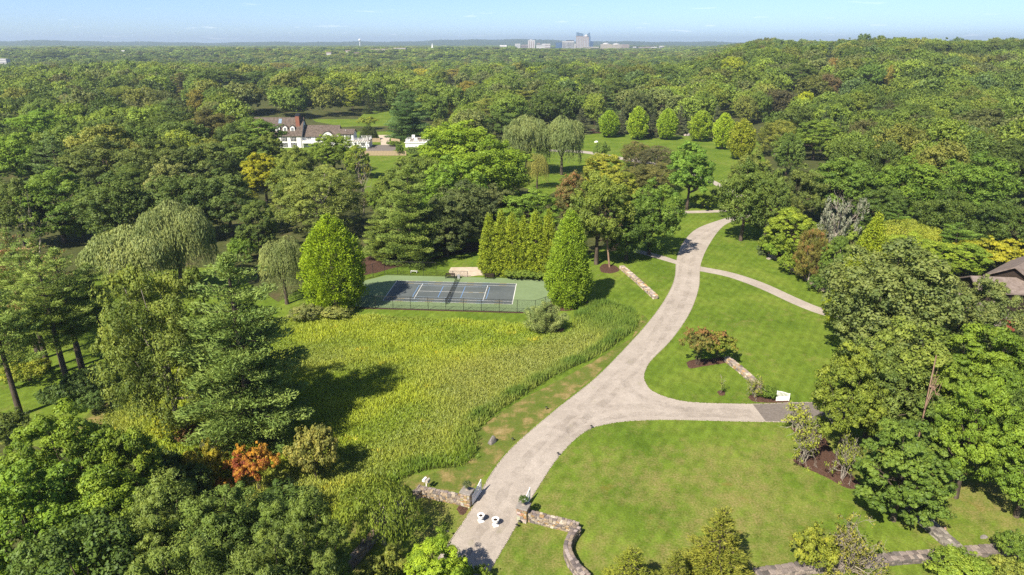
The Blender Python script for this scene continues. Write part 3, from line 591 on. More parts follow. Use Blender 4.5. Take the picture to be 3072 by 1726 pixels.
# gate pillars
def pillar(P, rz, label, seed):
    W = thing('gate_pillar', label, 'pillar', P, rz); rng = random.Random(seed); bxo('core', (-.42, .42, -.42, .42, 0, 1.52), 'mulch', W); z = 0
    while z < 1.5:
        hh = min(rng.uniform(.14, .22), 1.55 - z)
        for fx in range(4):
            s = -.5
            while s < .48:
                l = min(rng.uniform(.25, .5), .5 - s); c = Vector((s + l / 2, -.44, z + hh / 2)); M = Matrix.Rotation(fx * R(90), 4, 'Z')
                o = bpy.data.objects.new('stone', rng.choice(STONES)); COL.objects.link(o); o.parent = W; o.location = M @ c; o.rotation_euler = (0, 0, fx * R(90)); o.scale = (l * 1.0, .2, hh * 1.02)
                o.color = C4([min(1, x * rng.uniform(.85, 1.2)) for x in rng.choice(PAL[:3] + PAL[4:5] * 2 + PAL[6:7])]); s += l
        z += hh
    bxo('cap', (-.62, .62, -.62, .62, 1.56, 1.74), 'slate', W, .03); return W
RZ = math.atan2((PRr - PL).y, (PRr - PL).x)
pillar(PL, RZ, 'stone gate pillar on the left of the drive with slate cap', 1); pillar(PRr, RZ, 'stone gate pillar on the right of the drive with slate cap', 2)
# white gates
def gate_leaf(P, rz, L, h0, h1, label, bars=11):
    Gt = thing('driveway_gate', label, 'gate', P, rz)
    cv = lambda t: h0 + (h1 - h0) * (t ** 1.6)
    bxo('stile', (0, .09, -.05, .05, .08, cv(0) + .06), 'white_paint', Gt, .01); bxo('stile', (L - .09, L, -.05, .05, .08, cv(1) + .06), 'white_paint', Gt, .01)
    bxo('bottom_rail', (.09, L - .09, -.035, .035, .12, .28), 'white_paint', Gt); bxo('middle_rail', (.09, L - .09, -.035, .035, .62, .72), 'white_paint', Gt)
    bxo('panel', (.09, L - .09, -.018, .018, .28, .62), 'white_paint', Gt)
    bm = bmesh.new(); n = 10
    for k in range(n):
        t0, t1 = k / n, (k + 1) / n; x0, x1 = .09 + (L - .18) * t0, .09 + (L - .18) * t1; vs_ = []
        for x, t in ((x0, t0), (x1, t1)):
            for y in (-.035, .035):
                for dz in (-.12, 0): vs_.append(bm.verts.new((x, y, cv(t) + dz)))
        a = vs_
        for f in ((0, 1, 3, 2), (4, 6, 7, 5), (0, 4, 5, 1), (2, 3, 7, 6), (1, 5, 7, 3), (0, 2, 6, 4)): bm.faces.new([a[i] for i in f])
    bmesh.ops.remove_doubles(bm, verts=bm.verts, dist=1e-4); obj('top_rail', bm_mesh('top_rail', bm), 'white_paint', Gt)
    for k in range(bars):
        t = (k + .5) / bars; x = .09 + (L - .18) * t; bxo('slat', (x - (L - .18) / bars * .22, x + (L - .18) / bars * .22, -.02, .02, .72, cv(t) - .11), 'white_paint', Gt)
    return Gt
gl = G(*cz(1160, 285)) - PL
hl = PL + Vector((math.cos(RZ), math.sin(RZ), 0)) * .56
e0 = G(*cz(1152, 300)); d0 = e0 - hl
gate_leaf(hl, math.atan2(d0.y, d0.x), 2.25, 1.25, 1.62, 'white slatted gate standing open beside the left pillar')
hr = PRr - Vector((math.cos(RZ), math.sin(RZ), 0)) * .1 + Vector((0, .72, 0)); 
gate_leaf(hr, math.atan2(.93, .36), 2.25, 1.25, 1.62, 'white gate seen edge on behind the right pillar')
ga, gb = G(1950.6, 1010), G(1984, 1009.5)
gate_leaf(ga, math.atan2((gb - ga).y, (gb - ga).x), (gb - ga).length, 1.55, 1.12, 'small white gate with pointed posts standing by the asphalt apron', 9)
# ------------------------------------------------------------------ urns, mailbox, lights, boulders
URN = [(.20, 0), (.20, .09), (.13, .11), (.085, .2), (.10, .26), (.19, .33), (.26, .42), (.275, .56), (.26, .60), (.33, .66), (.33, .70), (.28, .70), (.24, .62), (.23, .60)]
def urn(P, label, sc=1.0, plant=False, name='garden_urn', grp='white urns on the gravel'):
    U = thing(name, label, 'urn', P, .4, grp); bm = bmesh.new(); lathe(bm, [(r * sc, z * sc) for r, z in URN[:-1]], 20); obj('bowl', bm_mesh('bowl', bm, True), 'white_paint' if not plant else 'kerb_stone', U)
    bxo('plinth', (-.24 * sc, .24 * sc, -.24 * sc, .24 * sc, -.002, .07 * sc), 'white_paint' if not plant else 'kerb_stone', U, .008)
    bm = bmesh.new(); lathe(bm, [(.001, .60 * sc), (.25 * sc, .6 * sc), (.25 * sc, .615 * sc), (.001, .63 * sc)], 16); obj('soil', bm_mesh('soil', bm), 'soil', U)
    return U
urn(G(*cz(1140, 664)) + Vector((0, 0, .04)), 'empty white urn on the gravel, the one nearer the left pillar', 1.12); urn(G(*cz(1315, 714)) + Vector((0, 0, .04)), 'empty white urn on the gravel, the one nearer the right pillar', 1.12)
MB_ = thing('mailbox', 'pair of white and cream mailboxes on a post behind the stone wall', 'mailbox', G(1073, 1232), -.45)
bxo('post', (-.05, .05, -.05, .05, 0, 1.05), 'white_paint', MB_); bxo('crossbar', (-.38, .38, -.05, .05, 1.0, 1.08), 'white_paint', MB_)
def mbox(x, mat):
    bm = bmesh.new(); n = 8; prof = [(-.15, 0), (.15, 0)] + [(.15 * math.cos(a), .2 + .13 * math.sin(a)) for a in np.linspace(0, math.pi, n)]
    A = [bm.verts.new((x + p[0], -.26, 1.085 + p[1])) for p in prof]; B = [bm.verts.new((x + p[0], .26, 1.085 + p[1])) for p in prof]
    bm.faces.new(A); bm.faces.new(B[::-1])
    for i in range(len(A)): bm.faces.new((A[i], B[i], B[(i + 1) % len(A)], A[(i + 1) % len(A)]))
    bmesh.ops.recalc_face_normals(bm, faces=bm.faces); o = obj('box', bm_mesh('box', bm), mat, MB_); bxo('flag', (x + .155, x + .165, -.02, .02, 1.2, 1.42), 'copper_red', o)
mbox(-.2, 'white_paint'); mbox(.2, 'cream_wall')
def path_light(P, label, h=.55, hook=False):
    Lg = thing('path_light', label, 'lamp', P, 0, 'black lights along the drive')
    if hook:
        tube_obj('stem', [([(0, 0, 0), (0, 0, h * .75), (.05, .02, h * .95), (.2, .07, h), (.32, .12, h * .93)], [.022] * 5)], 'black_metal', Lg)
        bm = bmesh.new(); lathe(bm, [(.14, 0), (.1, .06), (.03, .1)], 12, (.34, .13, h * .86)); obj('shade', bm_mesh('shade', bm), 'black_metal', Lg)
    else:
        tube_obj('stem', [([(0, 0, 0), (0, 0, h)], [.02, .02])], 'black_metal', Lg); bm = bmesh.new(); lathe(bm, [(.16, h - .02), (.12, h + .03), (.03, h + .08)], 12); obj('shade', bm_mesh('shade', bm), 'black_metal', Lg)
path_light(G(1117.4, 1357), 'hooked black lamp beside the drive near the weeping tree', 1.0, True)
for (x, y), lb in (((1374, 1031), 'small black light on the verge above the boulder'), ((1289, 1110), 'small black light on the verge right of the boulder'), ((1487, 1078), 'small black light at the bend of the front lawn'), ((1403, 1147), 'small black light on the lawn edge across from the boulder'), ((1307, 1319), 'small black light at the foot of the right pillar'), ((1300, 1328), 'tiny black light below the right pillar beside the kerb')):
    path_light(G(x, y, .012), lb, .42)
def boulder(P, s, label, seed, mat='boulder_grey', rz=0):
    rng = random.Random(seed); bm = bmesh.new(); bmesh.ops.create_icosphere(bm, subdivisions=3, radius=1)
    dirs = [(Vector((rng.gauss(0, 1), rng.gauss(0, 1), rng.gauss(0, 1))).normalized(), rng.uniform(.55, .85)) for _ in range(11)]
    for v in bm.verts:
        p = v.co.copy()
        for d, k in dirs:
            t = p.dot(d)
            if t > k: p -= d * (t - k) * .9
        v.co = Vector((p.x * s[0], p.y * s[1], max(-.15, p.z) * s[2]))
    o = obj('boulder', bm_mesh('boulder', bm), mat, None, P, rz); return tag(o, label, 'boulder')
boulder(G(1237, 1114), (.62, .5, 1.0), 'grey boulder on the straw-coloured grass beside the drive', 4, rz=.5)
boulder(G(1723, 342), (1.1, .9, 1.3), 'pinkish boulder at the edge of the mulch by the spruces', 5, 'kerb_stone'); boulder(G(1731, 342), (1.3, 1.0, 1.7), 'grey boulder beside the pinkish one by the spruces', 6)
boulder(G(1499, 358), (1.3, .6, .7), 'flat white stone on the upper lawn near the willow', 7, 'white_paint'); boulder(G(1934, 652), (.6, .5, .6), 'pale boulder at the corner of the shrub border', 8, 'kerb_stone')
boulder(G(2474, 1352), (.5, .3, .25), 'low dark rock in the dry grass beyond the rough wall', 9); boulder(G(2372, 1330), (.3, .3, .4), 'small brown stone beside the rough wall', 11, 'bark_red')
boulder(G(1700, 482), (1.0, .6, .4), 'flat grey rock by the little pond garden', 12)
sw = thing('garden_swing', 'small white frame seat on the shaded lawn under the pines', 'garden seat', G(300, 838), .3)
for s in (-1, 1): tube_obj('leg', [([(-.9 * s, -.5, 0), (-.9 * s, 0, 1.5), (-.9 * s, .5, 0)], [.04] * 3)], 'white_paint', sw)
bxo('crossbar', (-.9, .9, -.04, .04, 1.46, 1.54), 'white_paint', sw); bxo('seat', (-.7, .7, -.25, .2, .45, .52), 'slate', sw)
# ================================================================== buildings
def gable(par, x0, x1, y0, y1, ze, zr, ov=.4, mat='shingle', wall='house_white', th=.22, name='roof', z0=0, along='x'):
    """walls with gables and two roof slopes; ridge along x"""
    bm = bmesh.new(); ym = (y0 + y1) / 2
    for x in (x0, x1):
        pass
    A = [(y0, z0), (y1, z0), (y1, ze), (ym, zr - .1), (y0, ze)]
    va = [bm.verts.new((x0, *p)) for p in A]; vb = [bm.verts.new((x1, *p)) for p in A]
    bm.faces.new(va[::-1]); bm.faces.new(vb)
    for i in range(5): bm.faces.new((va[i], va[(i + 1) % 5], vb[(i + 1) % 5], vb[i]))
    bmesh.ops.recalc_face_normals(bm, faces=bm.faces); obj('wall', bm_mesh('wall', bm), wall, par)
    bm = bmesh.new(); sl = (zr - ze) / (ym - y0)
    for s in (-1, 1):
        ye = ym + s * ((ym - y0) + ov); zee = ze - ov * sl
        P = [(ym, zr), (ye, zee), (ye, zee + th), (ym, zr + th)]
        va = [bm.verts.new((x0 - ov, *p)) for p in P]; vb = [bm.verts.new((x1 + ov, *p)) for p in P]
        bm.faces.new(va); bm.faces.new(vb[::-1])
        for i in range(4): bm.faces.new((va[i], va[(i + 1) % 4], vb[(i + 1) % 4], vb[i]))
    bmesh.ops.recalc_face_normals(bm, faces=bm.faces); return obj(name, bm_mesh(name, bm), mat, par)
def window(par, x, z, wd, h, y, shutters=False, mat='pane_dark'):
    W = bxo('window', (x - wd / 2 - .1, x + wd / 2 + .1, y - .08, y + .05, z - .1, z + h + .12), 'white_paint', par)
    bxo('pane', (x - wd / 2, x + wd / 2, y - .10, y - .06, z, z + h), mat, W)
    bxo('muntin', (x - .04, x + .04, y - .12, y - .09, z, z + h), 'white_paint', W)
    for k in (1, 2): bxo('muntin', (x - wd / 2, x + wd / 2, y - .125, y - .095, z + h * k / 3 - .03, z + h * k / 3 + .03), 'white_paint', W)
    if shutters:
        for s in (-1, 1): bxo('shutter', (x + s * (wd / 2 + .36) - .25, x + s * (wd / 2 + .36) + .25, y - .07, y - .01, z - .05, z + h + .05), 'dark_shutter', par)
hq = lambda cx, cy, Y: AT(653.8 + .1692 * cx, 268.2 + .1692 * cy, Y)
YH = 303.0
def railing(par, pts, z, h=.95, step=1.6):
    for a, b in zip(pts, pts[1:]):
        a, b = Vector((*a, z)), Vector((*b, z)); n = max(1, round((b - a).length / step))
        for k in range(n + 1):
            p = a.lerp(b, k / n); bxo('railing_post', (p.x - .09, p.x + .09, p.y - .09, p.y + .09, z, z + h + .12), 'white_paint', par)
        for zz in (h, h * .5, .12): tube_obj('rail', [([a + Vector((0, 0, zz)), b + Vector((0, 0, zz))], [.06, .06])], 'white_paint', par, 4, False)
def mansion():
    H = thing('mansion', 'large white mansion with brown shingle roofs and brick chimney', 'house')
    X = lambda cx, Y=YH: hq(cx, 400, Y).x
    Z = lambda cy, Y=YH: hq(400, cy, Y).z
    xl, xr = X(-130), X(610); ze = Z(428); zr = Z(168, YH + 5.5)
    rf = gable(H, xl, xr, YH, YH + 11, ze, zr)
    bxo('cornice', (xl, xr + .05, YH - .25, YH - .02, ze - .55, ze - .2), 'white_paint', H)
    # chimney
    ch = bxo('chimney', (X(550, YH + 3), X(606, YH + 3), YH + 2.6, YH + 5.2, ze, Z(140, YH + 3.5)), 'brick', H)
    bxo('chimney_cap', (X(546, YH + 3), X(610, YH + 3), YH + 2.5, YH + 5.3, Z(140, YH + 3.5), Z(122, YH + 3.5)), 'dark_shutter', ch)
    for a in (0, 1): bxo('chimney_pot', (X(558 + a * 26, YH + 3), X(578 + a * 26, YH + 3), YH + 3.4, YH + 4.2, Z(122, YH + 3.5), Z(100, YH + 3.5)), 'dark_shutter', ch)
    # dormers
    for a, b in ((345, 411), (455, 521), (235, 301)):
        yd = YH + 1.2; x0, x1 = X(a, yd), X(b, yd); D = gable_front(H, x0, x1, yd, yd + 4.2, Z(382, yd), Z(305, yd), Z(280, yd))
        window(H, (x0 + x1) / 2, Z(370, yd), (x1 - x0) * .52, Z(318, yd) - Z(370, yd), yd)
    sk = bxo('skylight', (X(298, YH + 4), X(344, YH + 4), 0, 1, 0, 1), 'pane_sky', H)
    zc = Z(227, YH + 4.0); me = sk.data
    sl = (zr - ze) / 5.5; yk = YH + (zc - ze) / sl
    xs = (X(298, yk), X(344, yk)); V = []
    for v in me.vertices:
        t = v.co.y; x = xs[0] if v.co.x < (xs[0] + xs[1]) / 2 else xs[1]; yy = yk + (t - .5) * 1.4; v.co = (x, yy, ze + (yy - YH) * sl + .2 + .12 * v.co.z)
    for cx in (487, 350, 210): window(H, X(cx), Z(515), 1.3, Z(455) - Z(515), YH, True)
    for cx in (487, 350, 210): window(H, X(cx), Z(600), 1.3, 1.8, YH, True)
    tube_obj('downpipe', [([(X(600), YH - .1, 0), (X(600), YH - .1, ze)], [.07, .07])], 'dark_shutter', H)
    # middle wing
    Y1 = YH + 1.6; x0, x1 = xr + .05, X(1155, Y1); ze1, zr1 = Z(440, Y1), Z(282, Y1 + 4.5)
    gable(H, x0, x1, Y1, Y1 + 9, ze1, zr1)
    xa, xb = X(895, Y1), X(1108, Y1); n = 14; bm = bmesh.new()
    prof = [(xa, Z(470, Y1))] + [(xa + (xb - xa) * t, Z(470, Y1) + (Z(372, Y1) - Z(470, Y1)) * (math.sin(math.pi * t) ** .9)) for t in np.linspace(.03, .97, n)] + [(xb, Z(470, Y1))]
    for yy0, yy1, off, nm, mt in ((Y1 - .25, Y1 + 3.4, 0, 'arched_gable', 'house_white'), (Y1 - .5, Y1 + 4.2, .28, 'arched_roof', 'shingle')):
        bm = bmesh.new(); cx_, cz_ = (xa + xb) / 2, Z(470, Y1)
        pr = [(cx_ + (p[0] - cx_) * (1 + off * .12), p[1] + off) for p in prof]
        if nm == 'arched_gable': pr = [(xa, 3.0)] + pr + [(xb, 3.0)]
        else: pr = pr + [(cx_ + (p[0] - cx_) * 1.0, p[1] + .03) for p in prof[::-1]]
        a = [bm.verts.new((p[0], yy0, p[1])) for p in pr]; b = [bm.verts.new((p[0], yy1, p[1])) for p in pr]
        bm.faces.new(a); bm.faces.new(b[::-1])
        for i in range(len(a)): bm.faces.new((a[i], b[i], b[(i + 1) % len(a)], a[(i + 1) % len(a)]))
        bmesh.ops.recalc_face_normals(bm, faces=bm.faces); obj(nm, bm_mesh(nm, bm), mt, H)
    window(H, (xa + xb) / 2, Z(470, Y1), 1.2, 1.5, Y1 - .25)
    for cx in (697, 733, 830, 866): window(H, X(cx, Y1), Z(488, Y1), .95, Z(444, Y1) - Z(488, Y1), Y1 - .02)
    bxo('balcony', (x0, X(800, Y1), Y1 - 2.2, Y1, Z(538, Y1 - 2.2) - .3, Z(538, Y1 - 2.2)), 'white_paint', H)
    railing(H, [(x0 + .1, Y1 - 2.1), (X(800, Y1), Y1 - 2.1)], Z(538, Y1 - 2.2), .95, .8)
    bxo('balcony_apron', (x0, X(800, Y1), Y1 - 2.02, Y1 - 1.95, Z(538, Y1 - 2.2), Z(538, Y1 - 2.2) + .85), 'house_white', H)
    for k in range(3): bxo('porch_column', (x0 + .3 + k * 4, x0 + .55 + k * 4, Y1 - 2.1, Y1 - 1.85, 0, Z(538, Y1 - 2.2) - .3), 'white_paint', H)
    for cx in (680, 760): window(H, X(cx, Y1), 1.0, 1.1, 1.7, Y1 - .02)
    # small right wing
    Y2 = YH + .8; x2, x3 = x1 + .05, X(1382, Y2); gable(H, x2, x3, Y2, Y2 + 7, Z(408, Y2), Z(338, Y2 + 3.5))
    for cx in (1203, 1310): window(H, X(cx, Y2), Z(470, Y2), 1.2, Z(418, Y2) - Z(470, Y2), Y2, True)
    bm = bmesh.new(); lathe(bm, [(.12, 0), (.12, .9), (.2, .95)], 8, (X(1270, Y2 + 1.5), Y2 + 2.2, Z(375, Y2 + 1.8))); obj('vent_pipe', bm_mesh('vent_pipe', bm), 'white_paint', H)
    # roof deck, pergola
    Y3 = YH - 1.0; x4 = X(1610, Y3); zd = Z(510, Y3)
    bxo('deck', (x3 + .05, x4, Y3, Y3 + 8, zd - .35, zd), 'slate', H); bxo('deck_wall', (x3 + .06, x4 - .1, Y3 + .4, Y3 + 7.6, 0, zd - .36), 'house_white', H)
    railing(H, [(x3 + .2, Y3 + .15), (x4 - .15, Y3 + .15), (x4 - .15, Y3 + 7.8), (x3 + .2, Y3 + 7.8)], zd, 1.1, 2.0)
    for k in range(9): bxo('pergola_beam', (X(1340, Y3 - 3) + k * 1.05, X(1340, Y3 - 3) + k * 1.05 + .14, Y3 - 3.6, Y3 - .1, Z(520, Y3 - 2), Z(520, Y3 - 2) + .22), 'cedar_board', H)
    for k in range(3): bxo('pergola_beam', (X(1335, Y3 - 3), X(1612, Y3 - 3), Y3 - 3.4 + k * 1.5, Y3 - 3.25 + k * 1.5, Z(520, Y3 - 2) - .24, Z(520, Y3 - 2) - .01), 'white_paint', H)
    for cx in (1345, 1440, 1575): bxo('pergola_column', (X(cx, Y3 - 3) - .22, X(cx, Y3 - 3) + .22, Y3 - 3.5, Y3 - 3.06, 0, Z(520, Y3 - 2) - .25), 'white_paint', H)
    for cx in (1420, 1515): window(H, X(cx, Y3), 1.0, 1.6, 2.2, Y3 + .39)
def gable_front(par, x0, x1, y0, y1, z0, ze, zr):
    bm = bmesh.new(); xm = (x0 + x1) / 2; A = [(x0, z0), (x1, z0), (x1, ze), (xm, zr), (x0, ze)]
    va = [bm.verts.new((p[0], y0, p[1])) for p in A]; vb = [bm.verts.new((p[0], y1, p[1])) for p in A]
    bm.faces.new(va); bm.faces.new(vb[::-1])
    for i in range(5): bm.faces.new((va[i], va[(i + 1) % 5], vb[(i + 1) % 5], vb[i]))
    bmesh.ops.recalc_face_normals(bm, faces=bm.faces); d = obj('dormer', bm_mesh('dormer', bm), 'house_white', par)
    bm = bmesh.new()
    for s, xe in ((-1, x0 - .2), (1, x1 + .2)):
        sl = (zr - ze) / (xm - x0); ze2 = ze - .2 * sl; P = [(xm, zr + .02), (xe, ze2 + .02), (xe, ze2 + .16), (xm, zr + .16)]
        va = [bm.verts.new((p[0], y0 - .25, p[1])) for p in P]; vb = [bm.verts.new((p[0], y1, p[1])) for p in P]; bm.faces.new(va); bm.faces.new(vb[::-1])
        for i in range(4): bm.faces.new((va[i], va[(i + 1) % 4], vb[(i + 1) % 4], vb[i]))
    bmesh.ops.recalc_face_normals(bm, faces=bm.faces); obj('dormer_roof', bm_mesh('dormer_roof', bm), 'shingle', d); return d
mansion()
def carriage_house():
    Y = 304.0; X = lambda cx, y=Y: hq(cx, 400, y).x; Z = lambda cy, y=Y: hq(400, cy, y).z
    H = thing('carriage_house', 'small white outbuilding with a railed roof deck and ivy', 'house'); x0, x1 = X(2150), X(2480); zt = Z(540)
    bxo('wall', (x0, x1, Y, Y + 9, 0, zt), 'house_white', H); bxo('roof_deck', (x0 - .3, x1 + .3, Y - .3, Y + 9.3, zt + .003, zt + .3), 'white_paint', H)
    bm = bmesh.new(); a, b = x0 + 1, x1 - 1; zb = zt + .3; zr = zb + 1.5
    P = [bm.verts.new(p) for p in ((a, Y + 1, zb), (b, Y + 1, zb), (b, Y + 8, zb), (a, Y + 8, zb), (a + 2.5, Y + 4.5, zr), (b - 2.5, Y + 4.5, zr))]
    for f in ((0, 1, 5, 4), (1, 2, 5), (2, 3, 4, 5), (3, 0, 4), (3, 2, 1, 0)): bm.faces.new([P[i] for i in f])
    obj('roof', bm_mesh('roof', bm), 'shingle', H)
    railing(H, [(x0, Y), (x1, Y), (x1, Y + 9), (x0, Y + 9), (x0, Y)], zb, .95, 2.2)
    bxo('cupola', (X(2258, Y + 5), X(2302, Y + 5), Y + 4, Y + 5.4, zr - .6, zr + 1.1), 'white_paint', H); bxo('hatch', (X(2287, Y + 2), X(2336, Y + 2), Y + 1.6, Y + 3, zb + .3, zb + 1.5), 'white_paint', H)
    window(H, X(2228), Z(655), 1.2, 1.7, Y, True); window(H, X(2400), Z(655), 1.2, 1.7, Y, True)
carriage_house()
kind(sheet('courtyard', [hq(1600, 575, 340), hq(2110, 575, 340)] and GP([(926, 365), (1010, 365), (1008, 385), (918, 385)]), 0.03, 'asphalt'), 'structure', 'grey parking court between the mansion and the outbuilding')
kind(sheet('courtyard', GP([(958, 365.5), (980, 365.5), (979, 350), (986, 340), (950, 340), (957, 350)]), 0.022, 'sand_path'), 'structure', 'pale gravel passage leading to the rear lawn')
def board_fence(a, b, h, label):
    a, b = Vector((a[0], a[1], 0)), Vector((b[0], b[1], 0)); L = (b - a).length; rz = math.atan2((b - a).y, (b - a).x); F = thing('board_fence', label, 'fence', a, rz); n = int(L / .62)
    me = None
    for k in range(n):
        if me is None: o = bxo('board', (0, .56, -.03, .03, .05, h), 'cedar_board', F); me = o.data
        else: o = obj('board', me, None, F)
        o.location = (k * L / n, 0, .02 * ((k * 7) % 3))
    for zz in (.3, h - .3): bxo('rail', (0, L, .035, .1, zz, zz + .12), 'cedar_board', F)
board_fence(G(905, 392), G(1022, 392), 2.0, 'tan board fence below the parking court')
board_fence(G(927, 358), G(957, 358), 1.9, 'short tan board fence left of the gravel passage')
board_fence(G(984, 358), G(1006, 361), 1.9, 'short tan board fence right of the gravel passage')
# shingled house half hidden on the right
def right_house():
    H = thing('shingled_house', 'brown shingled house half hidden behind the trees at the right edge', 'house')
    p = G(2552, 668, 8.2); q = G(2457, 676, 6.4)
    ang = R(38); M = Matrix.Translation((p.x, p.y, 0)) @ Matrix.Rotation(ang, 4, 'Z')
    def blk(M, x0, x1, y0, y1, ze, zr, ov, nm):
        n0 = len(H.children); gable(H, x0, x1, y0, y1, ze, zr, ov, 'shingle_grey', 'dark_wood', .25, nm)
        for o in [c for c in COL.objects if c.parent == H][n0:]: o.data.transform(M)
    blk(M, 1.2, 15, -3.6, 3.6, 5.4, 7.6, .7, 'roof')
    M2 = Matrix.Translation((q.x - 2, q.y - 3.0, 0)) @ Matrix.Rotation(R(-8), 4, 'Z'); blk(M2, 0, 11, -2.5, 4, 4.2, 5.6, .6, 'roof')
    s = G(2405, 800, 3.6); M3 = Matrix.Translation((s.x, s.y, 0)) @ Matrix.Rotation(R(30), 4, 'Z'); blk(M3, 0, 10, -3.5, 3.0, 2.8, 4.3, .6, 'roof')
    t = G(2375, 742, 4.2); M4 = Matrix.Translation((t.x, t.y, 0)) @ Matrix.Rotation(R(-12), 4, 'Z'); blk(M4, -1.5, 3.2, -2, 2, 3.3, 4.5, .4, 'roof')
    v = G(2490, 800, 3.2); M5 = Matrix.Translation((v.x, v.y, 0)) @ Matrix.Rotation(R(-25), 4, 'Z'); bxo('brick_wall', (-3.5, 3.5, -.2, .2, 0, 3.2), 'copper_red', H, 0, M5)
right_house()
# ------------------------------------------------------------------ the town on the skyline
cq = lambda cx, cy, Y: AT(1257.3 + .1627 * cx, 67.06 + .1627 * cy, Y)
def tower(x0, x1, top, Y, mat, label, depth=None, stripes=0, smat='pane_dark', bands=0, extra=None, cat='building'):
    B = thing('town_building', label, cat, (cq((x0 + x1) / 2, 300, Y).x, Y, 0)); ox, oy = B.location.x, Y
    a, b = cq(x0, 300, Y).x - ox, cq(x1, 300, Y).x - ox; z = cq(x0, top, Y).z; d = depth or (b - a) * .8; base = float(T(ox, Y)) - 1
    bxo('wall', (a, b, 0, d, base, z), mat, B)
    for k in range(stripes):
        w_ = (b - a) / (stripes * 2 + 1); x = a + w_ * (1 + 2 * k); bxo('window_strip', (x, x + w_, -.6, .0, base + 4, z - 6), smat, B)
    for k in range(stripes):
        w_ = d / (stripes * 2 + 1); y = w_ * (1 + 2 * k); bxo('window_strip', (a - .6, a, y, y + w_, base + 4, z - 6), smat, B)
    for k in range(bands):
        h_ = (z - base) / (bands * 2 + 1); zz = base + h_ * (1 + 2 * k); bxo('window_band', (a + 1, b - 1, -.5, .0, zz, zz + h_ * .8), smat, B)
    if extra: extra(B, a, b, z, d)
    return B
def pent(f0, f1, hh, mat='steel_paint'):
    return lambda B, a, b, z, d: bxo('penthouse', (a + (b - a) * f0, a + (b - a) * f1, d * .2, d * .8, z, z + hh), mat, B)
def wedge(c0, c1, t0, t1, Y, mat):
    def f(B, a, b, z, d):
        bm = bmesh.new(); ox = B.location.x; x0, x1 = cq(c0, 0, Y).x - ox, cq(c1, 0, Y).x - ox; z0, z1 = cq(c0, t0, Y).z, cq(c1, t1, Y).z
        va = [bm.verts.new(p) for p in ((x0, -1, z - 1), (x1, -1, z - 1), (x1, -1, z1), (x0, -1, z0))]; vb = [bm.verts.new((v.co.x, d * .8, v.co.z)) for v in va]
        bm.faces.new(va); bm.faces.new(vb[::-1])
        for i in range(4): bm.faces.new((va[i], va[(i + 1) % 4], vb[(i + 1) % 4], vb[i]))
        bmesh.ops.recalc_face_normals(bm, faces=bm.faces); obj('glass_crown', bm_mesh('glass_crown', bm), mat, B)
    return f
def dome(hh, mat='pale_wall'):
    def f(B, a, b, z, d):
        bm = bmesh.new(); r = (b - a) * .32; lathe(bm, [(r, z - 1), (r, z + hh * .3), (r * .75, z + hh * .75), (r * .3, z + hh), (.001, z + hh * 1.02)], 18, ((a + b) / 2, d * .4, 0)); obj('rounded_top', bm_mesh('rounded_top', bm, True), mat, B)
    return f
TY = 4200.0
tower(232, 315, 265, TY, 'pale_wall', 'low pale block at the left end of the distant town', bands=3, smat='steel_paint')
tower(330, 436, 282, TY - 100, 'rose_wall', 'low rose-brown block left of the white tower', bands=2)
tower(432, 540, 212, TY + 50, 'pale_wall', 'white slab tower left in the distant town', stripes=3, smat='rose_wall', extra=pent(.25, .6, 5))
tower(570, 622, 256, TY, 'rose_wall', 'narrow rose block right of the white slab tower', bands=3)
tower(650, 778, 266, TY + 60, 'pale_wall', 'long pale block between the rose block and the blue one', bands=2, smat='rose_wall')
tower(862, 968, 246, TY + 80, 'pane_navy', 'dark blue glass block left of the striped block', bands=5, smat='pane_blue')
tower(966, 1145, 226, TY, 'pale_wall', 'white block with dark vertical stripes in the town', stripes=9, extra=pent(.35, 1.0, 5, 'dark_wood'))
tower(1150, 1176, 268, TY + 90, 'pale_wall', 'narrow white block between striped block and towers')
tower(1180, 1286, 142, TY + 20, 'rose_wall', 'rose-grey tower with slanted blue glass crown', stripes=4, smat='steel_paint', extra=wedge(1190, 1292, 86, 112, TY + 20, 'pane_sky'))
tower(1286, 1372, 158, TY - 30, 'rose_wall', 'pale tower with a rounded white top beside the glass crown', stripes=3, smat='steel_paint', extra=dome(12))
tower(1352, 1396, 150, TY + 110, 'pane_sky', 'blue glass tower with pointed slanted top', bands=8, smat='pane_blue', extra=wedge(1338, 1396, 128, 88, TY + 110, 'pane_sky'))
tower(1396, 1440, 226, TY + 60, 'pane_navy', 'dark glass block right of the tall towers')
tower(1280, 1400, 312, TY - 250, 'cream_wall', 'long low cream building in front of the towers', bands=2); tower(1408, 1528, 314, TY - 240, 'cream_wall', 'second low cream building right of the towers', bands=1)
tower(1566, 1716, 272, TY - 60, 'cream_wall', 'cream block with rounded roof, leftmost of three', bands=4, smat='tan_wall', extra=dome(7)); 
def mast(B, a, b, z, d): dome(6)(B, a, b, z, d); tube_obj('mast', [([((a + b) / 2, d * .4, z), ((a + b) / 2, d * .4, z + 24)], [.9, .5])], 'steel_paint', B); bxo('mast_head', ((a + b) / 2 - 2, (a + b) / 2 + 2, d * .4 - 2, d * .4 + 2, z + 21, z + 24), 'steel_paint', B)
tower(1724, 1882, 278, TY - 80, 'cream_wall', 'cream block with a mast on its roof', bands=4, smat='tan_wall', extra=mast)
tower(1886, 1998, 276, TY - 40, 'rose_wall', 'rose-brown block, rightmost of the three rounded ones', bands=4, smat='tan_wall')
